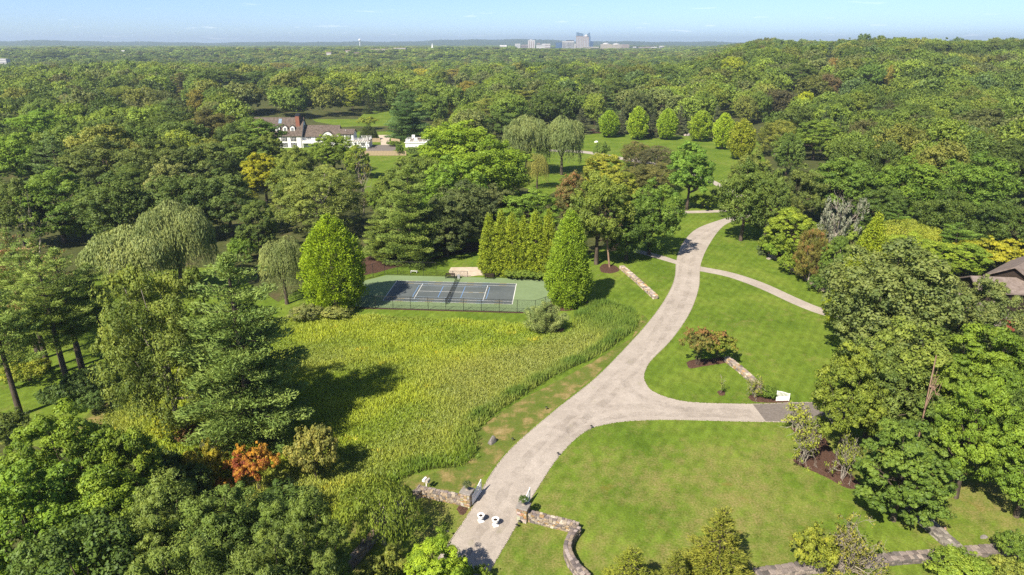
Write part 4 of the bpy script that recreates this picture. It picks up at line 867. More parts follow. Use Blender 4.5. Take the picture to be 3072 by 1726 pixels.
for k, (a, b, t, m) in enumerate(((2060, 2110, 312, 'pale_wall'), (2150, 2230, 318, 'rose_wall'), (2240, 2330, 314, 'rose_wall'), (2340, 2430, 314, 'pale_wall'), (2470, 2540, 300, 'pale_wall'))):
    tower(a, b, t, TY - 300, m, ['small white building right of the cream blocks', 'low rose terrace, left one, right of the town', 'low rose terrace, middle one, right of the town', 'low pale terrace, third one, right of the town', 'white building furthest right of the town'][k], bands=1)
def far_box(dx0, dx1, dyt, Y, mat, label, dyb=None, name='far_building', roof=None):
    a, b = AT(dx0, dyt, Y), AT(dx1, dyt, Y); base = float(T((a.x + b.x) / 2, Y)) - 1 if dyb is None else AT(dx0, dyb, Y).z
    B = thing(name, label, 'building', ((a.x + b.x) / 2, Y, 0)); w_ = (b.x - a.x) / 2
    base = float(T((a.x + b.x) / 2, Y)) - 1
    if roof:
        gable(B, -w_, w_, 0, w_ * 1.2, a.z - w_ * .35, a.z, .4, roof, mat, .3, 'roof', base)
    else:
        bxo('wall', (-w_, w_, 0, w_ * 1.2, base, a.z), mat, B)
        for k in range(2): bxo('window_band', (-w_ * .95, w_ * .95, -.3, 0, a.z - 3 - 4 * k, a.z - 1.4 - 4 * k), 'steel_paint', B)
far_box(930, 990, 123.5, 1950, 'tan_wall', 'long low tan school building among the far trees'); far_box(990, 1020, 120.5, 1980, 'tan_wall', 'taller tan end block of the far school building')
far_box(-10, 14, 148, 1250, 'pale_wall', 'white flat-roofed building at the far left edge')
far_box(868, 880, 127, 1850, 'pale_wall', 'small white house left of the far school', roof='shingle_grey'); far_box(820, 832, 131.5, 1700, 'pale_wall', 'white house nearest the far field', roof='shingle_grey'); far_box(890, 902, 132, 1700, 'rose_wall', 'tan house beside the far field', roof='shingle')
far_box(303, 312, 127.5, 1850, 'pale_wall', 'small white gabled house among the hazy far trees', roof='pale_wall')
far_box(1349, 1371, 113, 3600, 'pale_wall', 'long white building left of the town'); far_box(1257, 1274, 114, 3500, 'pale_wall', 'white house cluster left of the long white building', roof='pale_wall')

def water_tower(dx, dyt, Y, label):
    p = AT(dx, dyt, Y); W = thing('water_tower', label, 'water tower', (p.x, Y, 0)); bm = bmesh.new(); bmesh.ops.create_uvsphere(bm, u_segments=16, v_segments=10, radius=9, matrix=Matrix.Translation((0, 0, p.z - 8))); obj('tank', bm_mesh('tank', bm, True), 'white_paint', W)
    tube_obj('stem', [([(0, 0, 20), (0, 0, p.z - 14)], [3.2, 2.2])], 'white_paint', W, 10)
water_tower(904, 98.2, 5200, 'white round water tower standing above the distant hills')
def radio_mast(dx, dyt, Y, label):
    p = AT(dx, dyt, Y); M_ = thing('radio_mast', label, 'mast', (p.x, Y, 0)); tube_obj('pole', [([(0, 0, -10), (0, 0, p.z)], [1.6, .8])], 'steel_paint', M_, 5); bxo('antenna', (-1.6, 1.6, -1.6, 1.6, p.z - 10, p.z - 6), 'steel_paint', M_)
radio_mast(349, 97, 5000, 'thin radio mast on the left horizon')
def steeple():
    p = AT(1086.8, 108.5, 2600); S = thing('church', 'white church steeple among the far trees', 'church', (p.x, 2600, 0)); b_ = float(T(p.x, 2600)) - 1
    bxo('tower', (-3, 3, -3, 3, b_, p.z - 14), 'white_paint', S); bm = bmesh.new(); lathe(bm, [(3, p.z - 14), (.15, p.z)], 8); obj('spire', bm_mesh('spire', bm), 'white_paint', S); gable(S, 3.2, 24, -6, 6, b_ + 9, b_ + 14, .4, 'slate', 'white_paint', .3, 'roof', b_)
steeple()
# ================================================================== plants: generators
UP = np.array([0, 0, 1.0])
def nrm(v): return v / (np.linalg.norm(v, axis=-1, keepdims=True) + 1e-9)
def rdir(rng, n): return nrm(rng.normal(size=(n, 3)))
def cards(P, Nn, L, Wd, rng, along=None):
    n = len(P)
    if along is None: t = nrm(np.cross(Nn, rdir(rng, n)))
    else: t = nrm(along); Nn = nrm(np.cross(t, rdir(rng, n)))
    b = np.cross(Nn, t); L = np.broadcast_to(L, n)[:, None]; Wd = np.broadcast_to(Wd, n)[:, None]
    V = np.stack([P - t * L / 2, P + b * Wd / 2 - Nn * L * .08, P + t * L / 2, P - b * Wd / 2 - Nn * L * .08], 1)
    return V
class Leaves:
    def __init__(s): s.V = []; s.l = []; s.n = []
    def add(s, V, lv, ln): s.V.append(V); s.l.append(np.broadcast_to(lv, len(V)).astype(np.float32)); s.n.append(np.broadcast_to(ln, (len(V), 3)).astype(np.float32))
    def mesh(s, name, mat):
        V = np.concatenate(s.V); n = len(V); return quad_mesh(name, V.reshape(-1, 3), np.arange(n * 4).reshape(-1, 4), np.clip(np.concatenate(s.l), 0, 1), mat, None, np.concatenate(s.n))
def clump(Lf, C, rad, n, leaf, rng, val, flat=.75, asp=.6, upb=.45, out=None, along=None):
    """n leaves in each clump around centres C"""
    m = len(C); d = rdir(rng, m * n); rr = rng.uniform(.45, 1.0, (m * n, 1)) ** .6; rd = np.repeat(np.broadcast_to(rad, m), n)[:, None]
    P = np.repeat(C, n, 0) + d * rr * rd * np.array([1, 1, flat]); Nn = nrm(d + UP * upb + rng.normal(size=d.shape) * .45)
    sz = leaf * rng.uniform(.5, 1.5, m * n); al = None
    if along is not None: al = np.repeat(along, n, 0) + rng.normal(size=d.shape) * .5
    lv = np.repeat(np.broadcast_to(val, m), n) * .6 + rng.uniform(0, 1, m * n) * .4
    Lf.add(cards(P, Nn, sz, sz * asp, rng, al), lv, nrm(d * .7 + UP * .35 + (0 if out is None else np.repeat(out, n, 0) * .6)))
def fib(n, rng, zmin=-0.55):
    i = np.arange(n) + .5; z = zmin + (1 - zmin) * i / n; th = i * 2.399963 + rng.uniform(0, 6); r = np.sqrt(np.maximum(0, 1 - z * z))
    return np.stack([r * np.cos(th), r * np.sin(th), z], 1)
PROTO = {}
def finish(name, Lf, paths, H, Rr, mat='leaf', bark='bark', nseg=6):
    crown = Lf.mesh(name + '_crown', mat) if Lf else None
    tv, tq = tubes(paths, nseg); tm = quad_mesh(name + '_trunk', tv, tq, None, bark); tm.polygons.foreach_set('use_smooth', [True] * len(tm.polygons))
    PROTO[name] = (crown, tm, H, Rr)
def broadleaf(name, seed, H=18.0, Rr=7.0, cb=.22, lobes=42, sub=9, per=70, leaf=.34, lobe=(.24, .40), flat=.78, spread=.16, asp=.72, zmin=-.5, top=1.0, bark='bark', mat='leaf', stems=1, openness=0.0, vvar=.2):
    rng = np.random.default_rng(seed); cz_ = (cb + 1) / 2 * H; rz = (1 - cb) / 2 * H
    D = nrm(fib(lobes, rng, zmin) + rng.normal(size=(lobes, 3)) * spread)
    rl = Rr * rng.uniform(*lobe, lobes); env = 1 + .13 * np.sin(D[:, 0] * 4 + seed) * np.cos(D[:, 1] * 3 + seed * 2) + rng.uniform(-.12, .1, lobes)
    C = D * np.array([Rr, Rr, rz]) * (env * .98)[:, None]; C -= D * (rl * .85)[:, None]; C[:, 2] += cz_
    inn = rng.uniform(0, 1, lobes) < .18; C[inn] = (C[inn] - [0, 0, cz_]) * .6 + [0, 0, cz_]
    val = np.clip(.48 + vvar * rng.normal(size=lobes) + .1 * D[:, 2], 0, 1)
    ds = rdir(rng, lobes * sub) + np.repeat(D, sub, 0) * .55 + UP * .2; ds = nrm(ds)
    SCn = np.repeat(C, sub, 0) + ds * (np.repeat(rl, sub) * rng.uniform(.55, .95, lobes * sub))[:, None] * np.array([1, 1, flat])
    rs = np.repeat(rl, sub) * rng.uniform(.24, .56, lobes * sub); st_ = rng.uniform(0, 1, lobes * sub) < .10; SCn[st_] += ds[st_] * (np.repeat(rl, sub) * .35)[st_][:, None]; rs[st_] *= .6; SV = np.clip(np.repeat(val, sub) + rng.normal(size=lobes * sub) * .12, 0, 1)
    if openness: k = rng.uniform(0, 1, len(SCn)) > openness; SCn, rs, SV = SCn[k], rs[k], SV[k]
    Lf = Leaves(); clump(Lf, SCn, rs, per, leaf, rng, SV, flat, asp, out=(ds[k] if openness else ds))
    tr = .034 * H * .75; paths = []
    for s in range(stems):
        off = rng.normal(size=2) * (.12 * Rr if stems > 1 else .02 * Rr); lean = rng.normal(size=2) * .05 * Rr
        base = np.array([off[0] * .4, off[1] * .4, -.3]); mid = np.array([off[0] + lean[0], off[1] + lean[1], cz_ * .55]); tp = np.array([off[0] * 1.6 + lean[0] * 2, off[1] * 1.6 + lean[1] * 2, cz_ * 1.1])
        paths.append(([base, base * .4 + mid * .6, mid, tp], np.array([1.25, .9, .7, .25]) * tr / (stems ** .5)))
    for i in rng.choice(lobes, min(lobes, 16), replace=False):
        st = np.array([0, 0, cz_ * rng.uniform(.4, .85)]); e = C[i]; m = (st + e) / 2 + np.array([0, 0, -.1 * np.linalg.norm(e - st)]) + rng.normal(size=3) * .3
        paths.append(([st, m, e], np.array([.42, .26, .1]) * tr))
    finish(name, Lf, paths, H, Rr, mat, bark)
def pine(name, seed, H=22.0, Rr=6.5, cb=.18, levels=15, br=6, per=46, leaf=.48, asp=.26, droop=0.0, prof=None, flat=.4, csz=(.55, .95), mat='needle', step=.8, bark='bark', sharp=.7, ragged=.3, sidew=.35):
    rng = np.random.default_rng(seed); Cs, rad, val = [], [], []; paths = [([(0, 0, -.3), (0, 0, H * .5), (0, 0, H * .98)], np.array([1.1, .65, .08]) * .021 * H)]; k = 0
    for i in range(levels):
        t = i / (levels - 1); z = H * min(.985, cb + (.97 - cb) * t + rng.uniform(-.4, .4) * (.97 - cb) / levels); z0_ = z; ln0 = Rr * (prof(t) if prof else (1 - t) ** sharp * (.75 + .25 * math.sin(min(1, t * 3 + .35) * math.pi / 2)) + .06)
        for b in range(br):
            az = k * 2.399963 + rng.uniform(-.3, .3); k += 1; z = min(H * .985, z0_ + rng.uniform(-.5, .5) * H * (.97 - cb) / levels); ln = ln0 * rng.uniform(1 - ragged, 1.12)
            if ln < .25: continue
            d = np.array([math.cos(az), math.sin(az), 0]); up = rng.uniform(.05, .25) - droop * (1 - t * .6); lv = np.clip(.5 + rng.normal() * .2, 0, 1)
            e = d * ln + UP * (z + up * ln); m = d * ln * .55 + UP * (z + up * ln * .35 - .04 * ln)
            paths.append(([UP * z, m, e], np.array([.006 * H * .5 + .02, .05, .02]) * (1 - .5 * t)))
            n = max(2, int(ln / step)); f = np.linspace(.28, 1.0, n)
            for q in f:
                p = (UP * z) * (1 - q) + e * q; p = p - UP * .05 * ln * math.sin(q * math.pi); sw = ln * sidew * (1.1 - q) + .15
                for s in ((-1, 0, 1) if n > 3 else (0,)):
                    Cs.append(p + np.cross(UP, d) * s * sw * rng.uniform(.5, 1.1) + rng.normal(size=3) * .12); rad.append(rng.uniform(*csz) * (.75 + .25 * (1 - t))); val.append(np.clip(lv + rng.normal() * .15 + .2 * (q - .6), 0, 1))
    Cs = np.array(Cs); Lf = Leaves(); out = nrm(Cs * [1, 1, 0] + UP * .35 * np.linalg.norm(Cs * [1, 1, 0], axis=1)[:, None]); clump(Lf, Cs, np.array(rad), per, leaf, rng, np.array(val), flat, asp, .8, along=out + UP * .3, out=nrm(out + UP))
    finish(name, Lf, paths, H, Rr, mat, bark)
def willow(name, seed, H=13.0, Rr=7.0, lobes=22, strands=1300, leaf=.55, cb=.30, asp=.20, lenr=(1.8, 5.5), bark='bark', pale=False):
    rng = np.random.default_rng(seed); cz_ = H * (cb + 1) / 2; rz = (1 - cb) / 2 * H; D = fib(lobes, rng, -.05); D = nrm(D + rng.normal(size=D.shape) * .12)
    rl = Rr * rng.uniform(.2, .42, lobes); C = D * [Rr * .9, Rr * .9, rz] * rng.uniform(.72, 1.06, (lobes, 1)) - D * rl[:, None] * .6 + UP * cz_; val = np.clip(.5 + rng.normal(size=lobes) * .22, 0, 1)
    Lf = Leaves(); w_ = rng.integers(0, lobes, strands); d = rdir(rng, strands); d[:, 2] = np.abs(d[:, 2]) * .8; d = nrm(d + D[w_] * .5)
    S = C[w_] + d * rl[w_][:, None] * np.array([1, 1, .75]); ln = np.minimum((lenr[0] + (lenr[1] - lenr[0]) * rng.uniform(0, 1, lobes)[w_] ** 1.3) * rng.uniform(.5, 1.15, strands), S[:, 2] - rng.uniform(.4, 2.2, strands)); m = 11; o = nrm(d * [1, 1, 0])
    for j in range(m):
        q = (j + .5) / m; P = S + o * (np.sqrt(q) * .55)[..., None] * 1.0 - UP * (ln * q)[:, None] + rng.normal(size=S.shape) * .12; al = -UP + o * (.5 * (1 - q)) + rng.normal(size=S.shape) * .22
        k = rng.uniform(0, 1, strands) < .95; sz = leaf * rng.uniform(.7, 1.3, strands); Lf.add(cards(P, d, sz, sz * asp, rng, al)[k], (.6 * val[w_] + .4 * rng.uniform(0, 1, strands))[k], nrm(d + UP * .2)[k])
    d2 = rdir(rng, 2600); d2[:, 2] = np.abs(d2[:, 2]); w2 = rng.integers(0, lobes, 2600); P = C[w2] + d2 * rl[w2][:, None] * [1, 1, .75]; Lf.add(cards(P, d2, leaf * .7, leaf * .2, rng, d2 * [1, 1, .2] - UP * .5), .55 * val[w2] + .45 * rng.uniform(0, 1, 2600), nrm(d2 + UP * .3))
    tr = .03 * H; paths = [([(0, 0, -.3), (.1, 0, H * .25), (.2, .1, H * .45)], np.array([1.4, 1.0, .7]) * tr)]
    for i in range(lobes):
        st = np.array([.15, .05, H * rng.uniform(.25, .45)]); e = C[i]; paths.append(([st, (st + e) / 2 + UP * .08 * H, e], np.array([.5, .28, .1]) * tr))
    finish(name, Lf, paths, H, Rr, 'leaf', bark)
def columnar(name, seed, H=12.0, Rr=2.4, shape=lambda t: 1.0, clumps=420, per=36, leaf=.26, csz=.34, asp=.5, mat='leaf', cb=.03, flat=1.2, upb=.5, rough=.09):
    rng = np.random.default_rng(seed); t = rng.uniform(0, 1, clumps * 4); sh = np.array([shape(x) for x in t]); keep = rng.uniform(0, 1, len(t)) < sh + .08; t, sh = t[keep][:clumps], sh[keep][:clumps]; n = len(t)
    th = rng.uniform(0, 2 * math.pi, n); r = Rr * sh * (1 + rough * np.sin(th * 5 + t * 9 + seed) + rough * rng.normal(size=n)); inner = rng.uniform(0, 1, n) < .2; r = np.where(inner, r * .6, r * .9)
    z = H * (cb + (1 - cb) * t); C = np.stack([r * np.cos(th), r * np.sin(th), z], 1); out = nrm(np.stack([np.cos(th), np.sin(th), np.full(n, .9)], 1)); val = np.clip(.5 + .18 * rng.normal(size=n), 0, 1)
    Lf = Leaves(); clump(Lf, C, csz * rng.uniform(.7, 1.25, n), per, leaf, rng, val, flat, asp, upb, along=out, out=nrm(out - UP * .35))
    finish(name, Lf, [([(0, 0, -.2), (0, 0, H * .5), (0, 0, H * .9)], np.array([.05, .035, .01]) * Rr * 2)], H, Rr, mat)
def bare(name, seed, H=9.0, spread=.5, depth=4, rad=.22, lean=(0, 0), bark='bark_dead', leaves=0, leaf=.2, mat='leaf', n0=6, stems=1, frac=.45, twig=.012, up=.25):
    rng = np.random.default_rng(seed); paths = []; tips = []
    def grow(p, d, L, r, k):
        m = p + d * L * .5 + rng.normal(size=3) * L * .06; e = p + d * L + rng.normal(size=3) * L * .07; paths.append(([p, m, e], [r, r * .75, max(twig, r * .5)]))
        if k == 0: tips.append(e); return
        tips.append(e)
        for _ in range(rng.integers(2, 4)):
            nd = nrm(d + rng.normal(size=3) * spread + UP * up * .4); q = rng.uniform(.35, 1.0); s = p * (1 - q) + e * q; grow(s, nd, L * rng.uniform(.5, .78), max(twig, r * .5), k - 1)
    for s in range(stems):
        d0 = nrm(np.array([lean[0], lean[1], 1.0]) + (rng.normal(size=3) * .35 * [1, 1, 0] if stems > 1 else 0)); trunk = H * frac
        p0 = np.array([0, 0, -.2]) + (rng.normal(size=3) * .15 * [1, 1, 0] if stems > 1 else 0); e = p0 + d0 * trunk; paths.append(([p0, (p0 + e) / 2 + rng.normal(size=3) * .04 * H * [1, 1, 0], e], np.array([1.0, .8, .6]) * rad))
        for _ in range(n0): 
            q = rng.uniform(.45, 1.0); grow(p0 * (1 - q) + e * q, nrm(d0 * .5 + rng.normal(size=3) * spread * 1.3 + UP * up), H * (1 - frac) * rng.uniform(.35, .6), rad * .42, depth - 1)
    mx_ = max(float(np.max(np.asarray(p[0])[:, 2])) for p in paths); rr = max(float(np.max(np.linalg.norm(np.asarray(p[0])[:, :2], axis=1))) for p in paths)
    Lf = None
    if leaves:
        tp = np.array(tips); Lf = Leaves(); c = tp[rng.integers(0, len(tp), max(1, leaves // 14))]; clump(Lf, c, .3, 14, leaf, rng, rng.uniform(.3, .8, len(c)), .8, .6)
    finish(name, Lf, paths, mx_, rr, mat, bark, 5)
# --- one mesh pair per kind of plant
broadleaf('oak_a', 11, 18, 7.5, .08, 54, 9, 86, .31, zmin=-.75); broadleaf('oak_b', 12, 18, 7.0, .1, 48, 10, 86, .31, (.24, .42), zmin=-.75); broadleaf('oak_c', 13, 18, 7.5, .06, 62, 8, 86, .31, (.2, .34), spread=.22, zmin=-.75)
broadleaf('maple_a', 21, 16, 6.5, .1, 58, 9, 116, .24, (.2, .34), flat=.6, zmin=-.7); broadleaf('maple_b', 22, 16, 6.0, .06, 52, 9, 116, .24, (.22, .36), flat=.65, zmin=-.75)
broadleaf('fine_a', 31, 16, 8.0, .02, 70, 9, 96, .26, (.2, .32), spread=.1, asp=.5, bark='bark_dead', zmin=-.8); broadleaf('open_a', 32, 18, 7.0, .2, 30, 9, 70, .33, (.2, .34), spread=.3, openness=.2)
broadleaf('round_tree', 33, 16, 6.4, .0, 76, 9, 96, .29, (.19, .29), spread=.1, flat=.6, zmin=-.85)
broadleaf('narrow_oak', 34, 14, 6.5, .05, 56, 9, 120, .27, (.18, .34), asp=.34, spread=.22, zmin=-.7)
broadleaf('shrub_a', 41, 4, 3.0, .02, 26, 7, 60, .20, (.26, .42), stems=4, zmin=-.2); broadleaf('shrub_b', 42, 4, 3.2, .0, 34, 6, 60, .18, (.2, .36), stems=4, spread=.25, zmin=-.15)
broadleaf('flat_tree', 43, 5, 4.2, .2, 34, 7, 70, .20, (.2, .34), flat=.4, stems=3, zmin=-.1)
broadleaf('mid_a', 51, 18, 8.0, .04, 46, 8, 46, .5, (.28, .44), zmin=-.7, vvar=.13, flat=.95); broadleaf('mid_b', 52, 18, 7.8, .02, 52, 7, 46, .5, (.24, .40), spread=.22, zmin=-.7, vvar=.13, flat=.95); broadleaf('mid_c', 53, 18, 8.2, .05, 40, 9, 46, .5, (.30, .48), zmin=-.7, vvar=.13, flat=.9); broadleaf('mid_d', 54, 18, 7.6, .0, 58, 7, 44, .46, (.22, .36), spread=.16, zmin=-.7, vvar=.13, flat=1.0)
pine('pine_a', 61, 22, 6.5, .05, 20, 6, 42, .40, prof=lambda t: .06 + (1 - t) ** .5 * (.8 + .2 * min(1, t * 4)), ragged=.4, csz=(.65, 1.1), flat=.55); pine('pine_b', 62, 22, 6.0, .1, 16, 6, 42, .46, sharp=.6, ragged=.4, csz=(.65, 1.05), flat=.5); pine('pine_high', 63, 24, 6.2, .40, 12, 5, 44, .44, asp=.22, sharp=.42, ragged=.5, csz=(.6, 1.15), flat=.42, step=.95)
pine('pine_mid', 64, 20, 5.5, .1, 12, 6, 20, .6, csz=(.6, 1.0), step=1.0); pine('cedar', 65, 18, 6.5, .1, 9, 7, 34, .4, flat=.25, sharp=.45, ragged=.3, csz=(.7, 1.1))
pine('spruce', 66, 13, 3.3, .04, 17, 8, 22, .34, droop=.25, sharp=1.0, ragged=.15, csz=(.34, .55), step=.6, sidew=.28); pine('drooping_spruce', 67, 9, 3.2, .03, 16, 8, 40, .26, .24, .35, sharp=.9, ragged=.25, csz=(.3, .48), step=.45, sidew=.3, flat=.8)
pine('juniper', 68, 3.2, 3.0, .05, 8, 9, 46, .2, .2, -.35, prof=lambda t: .95 - .75 * t, csz=(.25, .4), step=.4, flat=.7, ragged=.3)
willow('willow_a', 71, 13, 7.0, 26, 1900, .55, .26, .22, (1.2, 7.5)); willow('willow_b', 72, 13, 6.0, 18, 1300, .5, .3, .2, (2.0, 9.0)); willow('weeping', 73, 5.5, 4.2, 14, 620, .32, .35, .32, (1.0, 3.0), 'bark_pale')
columnar('hornbeam', 81, 13, 4.0, lambda t: (max(0.02, 1 - t) ** .52) * min(1, .62 + t * 1.6), 1700, 32, .24, .42, .5, rough=.085)
columnar('arborvitae', 82, 12, 2.1, lambda t: (max(0.02, 1 - t) ** .6) * min(1, .75 + t * 2), 700, 30, .24, .34, .5, rough=.1)
columnar('young_maple', 83, 11, 3.6, lambda t: math.sin(math.pi * min(1, max(.02, .12 + t * .86))) ** .8, 600, 28, .38, .5, .6, cb=.1, rough=.08)
columnar('bright_maple', 84, 14, 5.0, lambda t: (math.sin(math.pi * min(1, max(.02, .2 + t * .78))) ** .75), 1300, 36, .28, .52, .5, cb=.04, rough=.1)
columnar('golden_cone', 85, 14, 5.2, lambda t: max(.02, 1 - t) ** .9, 1300, 36, .26, .46, .5, rough=.07)
columnar('dome_shrub', 86, 4, 4.6, lambda t: math.sqrt(max(0.01, 1 - t * t)), 300, 34, .3, .5, .6)
bare('dead_tree', 91, 12, .55, 4, .24, (-.2, .0), 'bark_red', n0=8, frac=.6); bare('dead_oak', 92, 13, .5, 5, .26, n0=7, leaves=1400, leaf=.3); bare('bare_trunk', 93, 12, .3, 3, .2, (.1, 0), 'bark_red', n0=4, frac=.75)
bare('thin_shrub', 94, 4.0, .45, 4, .06, bark='bark_pale', leaves=1900, leaf=.16, n0=5, stems=5, frac=.4); bare('grey_shrub', 95, 5.0, .6, 5, .10, bark='bark_dead', leaves=5200, leaf=.17, n0=6, stems=5, frac=.3, up=.1); bare('sapling', 96, 2.2, .35, 3, .03, bark='bark_pale', leaves=160, leaf=.12, n0=5, frac=.6)
bare('silver_tree', 98, 9, .55, 5, .2, (.1, 0), 'bark_pale', n0=9, frac=.4, leaves=15000, leaf=.19, up=.1)
columnar('young_maple_b', 87, 11, 3.6, lambda t: math.sin(math.pi * min(1, max(.02, .16 + t * .82))) ** .7, 560, 28, .40, .55, .6, cb=.12, rough=.16)
columnar('arborvitae_b', 88, 12, 2.1, lambda t: (max(0.02, 1 - t) ** .72) * min(1, .7 + t * 2), 640, 30, .26, .38, .5, rough=.16)
bare('silver_limbs', 97, 11, .4, 4, .2, (.35, .1), 'bark_pale', n0=9, frac=.7)
# --- planting
DK, MD, BR, YG, OL, GG = (.042, .072, .020), (.062, .105, .022), (.084, .132, .020), (.165, .205, .018), (.070, .108, .032), (.078, .100, .050)
WL, BP, PN, GO, RU, LG = (.120, .150, .085), (.060, .105, .060), (.055, .100, .034), (.150, .135, .022), (.13, .085, .045), (.115, .150, .040)
DB, SV, RE, CO = (.055, .062, .028), (.115, .130, .155), (.26, .058, .03), (.110, .175, .020)
NAMES = {'oak': 'broadleaf_tree', 'maple': 'maple_tree', 'fine': 'broadleaf_tree', 'open': 'broadleaf_tree', 'round': 'broadleaf_tree', 'narrow': 'oak_tree', 'shrub': 'shrub', 'flat': 'small_tree', 'mid': 'broadleaf_tree', 'pine': 'pine_tree', 'cedar': 'cedar_tree', 'spruce': 'spruce_tree',
         'drooping': 'conifer_tree', 'juniper': 'juniper_shrub', 'willow': 'willow_tree', 'weeping': 'weeping_tree', 'hornbeam': 'hornbeam_tree', 'arborvitae': 'arborvitae_tree', 'young': 'young_tree', 'bright': 'maple_tree', 'golden': 'conifer_tree', 'dome': 'clipped_shrub', 'dead': 'dead_tree', 'bare': 'dead_tree', 'thin': 'shrub', 'grey': 'shrub', 'sapling': 'sapling', 'silver': 'dead_tree'}
PLANTED = []; KEEP = []
GAIN = (2.25, 2.12, 1.2)
_r = random.Random(77)
def plant(kind_, P, H, Rr, col, label, group=None, mat=None, rz=None, name=None, keep=True):
    cr_, tr_, h0, r0 = PROTO[kind_]; rz = _r.uniform(0, 6.28) if rz is None else rz
    t = thing(name or NAMES[kind_.split('_')[0]], label, 'shrub' if ('shrub' in kind_ or kind_ == 'juniper') else 'tree', P, rz, group); s = (Rr / r0, Rr / r0, H / h0)
    tk = obj('trunk', tr_, None, t); tk.scale = s
    if cr_:
        c = obj('crown', cr_, None, t); c.scale = s; j = 1 + _r.uniform(-.08, .08); gn = GAIN if col[0] < col[1] * .93 else (1.75, 1.75, 1.4); c.color = (col[0] * j * (1 + _r.uniform(-.05, .05)) * gn[0], col[1] * j * gn[1], col[2] * j * gn[2], 1)
        if mat: c.material_slots[0].link = 'OBJECT'; c.material_slots[0].material = MATS[mat]
    PLANTED.append((P[0], P[1], Rr)); a_ = PR((P[0], P[1], P[2] + H)); b_ = PR((P[0], P[1], P[2])); KEEP.append((a_[0], a_[1], .42 * Rr * (F_PX / S_) / a_[2], a_[1] + .5 * (b_[1] - a_[1]), P[1])); return t
def top(kind_, x, yt, H, wpx, col, label, group=None, **k):        # by the crown's top and its height
    P = G(x, yt, H) if yt > 112 else AT(x, yt, 9000); z = 0.0
    if P.y > 300 or P.y < 0:
        a, b, c = ray(x, yt); Y = np.arange(300., 3000., 3.); Zt = T(Y * a / b, Y); ok = np.nonzero(Zt + H >= CAM_H + c * Y / b)[0]; i = ok[0] if len(ok) else 300; z = float(Zt[i]); P = Vector((Y[i] * a / b, Y[i], 0))
    d = PR((P.x, P.y, H * .6))[2]; Rr = wpx / 2 * d / (F_PX / S_); P.z = z - .02
    return plant(kind_, P, H, Rr, col, label, group, **k)
def base(kind_, x, yb, yt, wpx, col, label, group=None, **k):      # by the foot and the top of the plant
    P = G(x, yb); H = HT(yt, P); d = PR((P.x, P.y, H * .5))[2]; Rr = wpx / 2 * d / (F_PX / S_)
    # the crown's back rim hides the true apex a little
    return plant(kind_, P, H, Rr, col, label, group, **k)
# ================================================================== the plants one can point to
GF = 'trees along the front edge'
# front left
top('maple_a', 115, 1028, 15, 270, BR, 'bright green tree crown nearest the leaning pines', GF); top('maple_b', 285, 1056, 13, 180, BR, 'bright green tree between the mown track and the shaded meadow', GF); top('maple_a', 20, 1165, 14, 330, (.075, .13, .02), 'large green tree filling the lower left edge', GF)
top('maple_b', 250, 1180, 12, 260, (.08, .135, .02), 'mid green tree below the two bright crowns', GF); top('oak_b', 150, 1330, 13, 320, DK, 'dark green tree in the bottom left corner', GF)
top('narrow_oak', 370, 1242, 12, 330, OL, 'olive oak with narrow leaves, leftmost of the three in front', 'olive oaks in front'); top('narrow_oak', 560, 1240, 11, 310, OL, 'olive oak with narrow leaves, middle of the three in front', 'olive oaks in front'); top('narrow_oak', 745, 1268, 11, 230, (.070, .105, .03), 'olive oak with narrow leaves, nearest the weeping tree', 'olive oaks in front')
top('narrow_oak', 690, 1362, 12, 320, (.068, .10, .03), 'olive oak crown at the bottom edge below the red maple', 'olive oaks in front'); top('narrow_oak', 420, 1370, 12, 330, OL, 'olive oak crown at the bottom edge, the lower left one', 'olive oaks in front')
top('shrub_a', 395, 1140, 5, 130, DK, 'dark green thicket in the shade left of the yellow shrub'); top('shrub_b', 470, 1175, 5, 140, DK, 'dark thicket just left of the small orange maple'); top('shrub_a', 700, 1240, 4, 180, DK, 'dark green bush below the red maple')
base('weeping', 965, 1368, 1232, 225, (.085, .12, .025), 'weeping tree with pale arching branches over the stone wall')
top('maple_b', 1088, 1366, 6.5, 175, CO, 'bright lime green bush at the bottom beside the drive'); top('shrub_a', 1140, 1400, 4, 90, CO, 'small lime green bush right at the drive edge'); top('shrub_b', 1205, 1428, 2, 70, BR, 'tiny green bush cut by the bottom edge below the drive'); top('shrub_b', 980, 1395, 5, 150, (.09, .11, .03), 'olive bush under the weeping tree at the bottom edge')
top('drooping_spruce', 1822, 1278, 8.5, 215, (.095, .115, .028), 'olive drooping conifer at the bottom of the front lawn, the tallest'); top('drooping_spruce', 1590, 1378, 6, 190, (.10, .12, .025), 'olive conifer tip at the bottom edge near the curved wall'); top('drooping_spruce', 1705, 1385, 6, 150, (.095, .115, .028), 'olive conifer between the two others at the bottom edge')
base('grey_shrub', 2120, 1440, 1292, 235, (.15, .16, .03), 'half-bare shrub with grey twigs and yellowish leaves over the long wall'); top('shrub_b', 2062, 1332, 4.5, 120, (.115, .135, .025), 'yellow-green bush left of the half-bare shrub')
top('shrub_a', 2430, 1402, 2.6, 150, (.10, .145, .028), 'light green bush at the bottom right below the long wall'); top('shrub_b', 2545, 1408, 2.6, 110, LG, 'pale green bush in the bottom right corner'); top('shrub_a', 2560, 1340, 3.2, 85, MD, 'dark green bush on the right edge above the long wall')
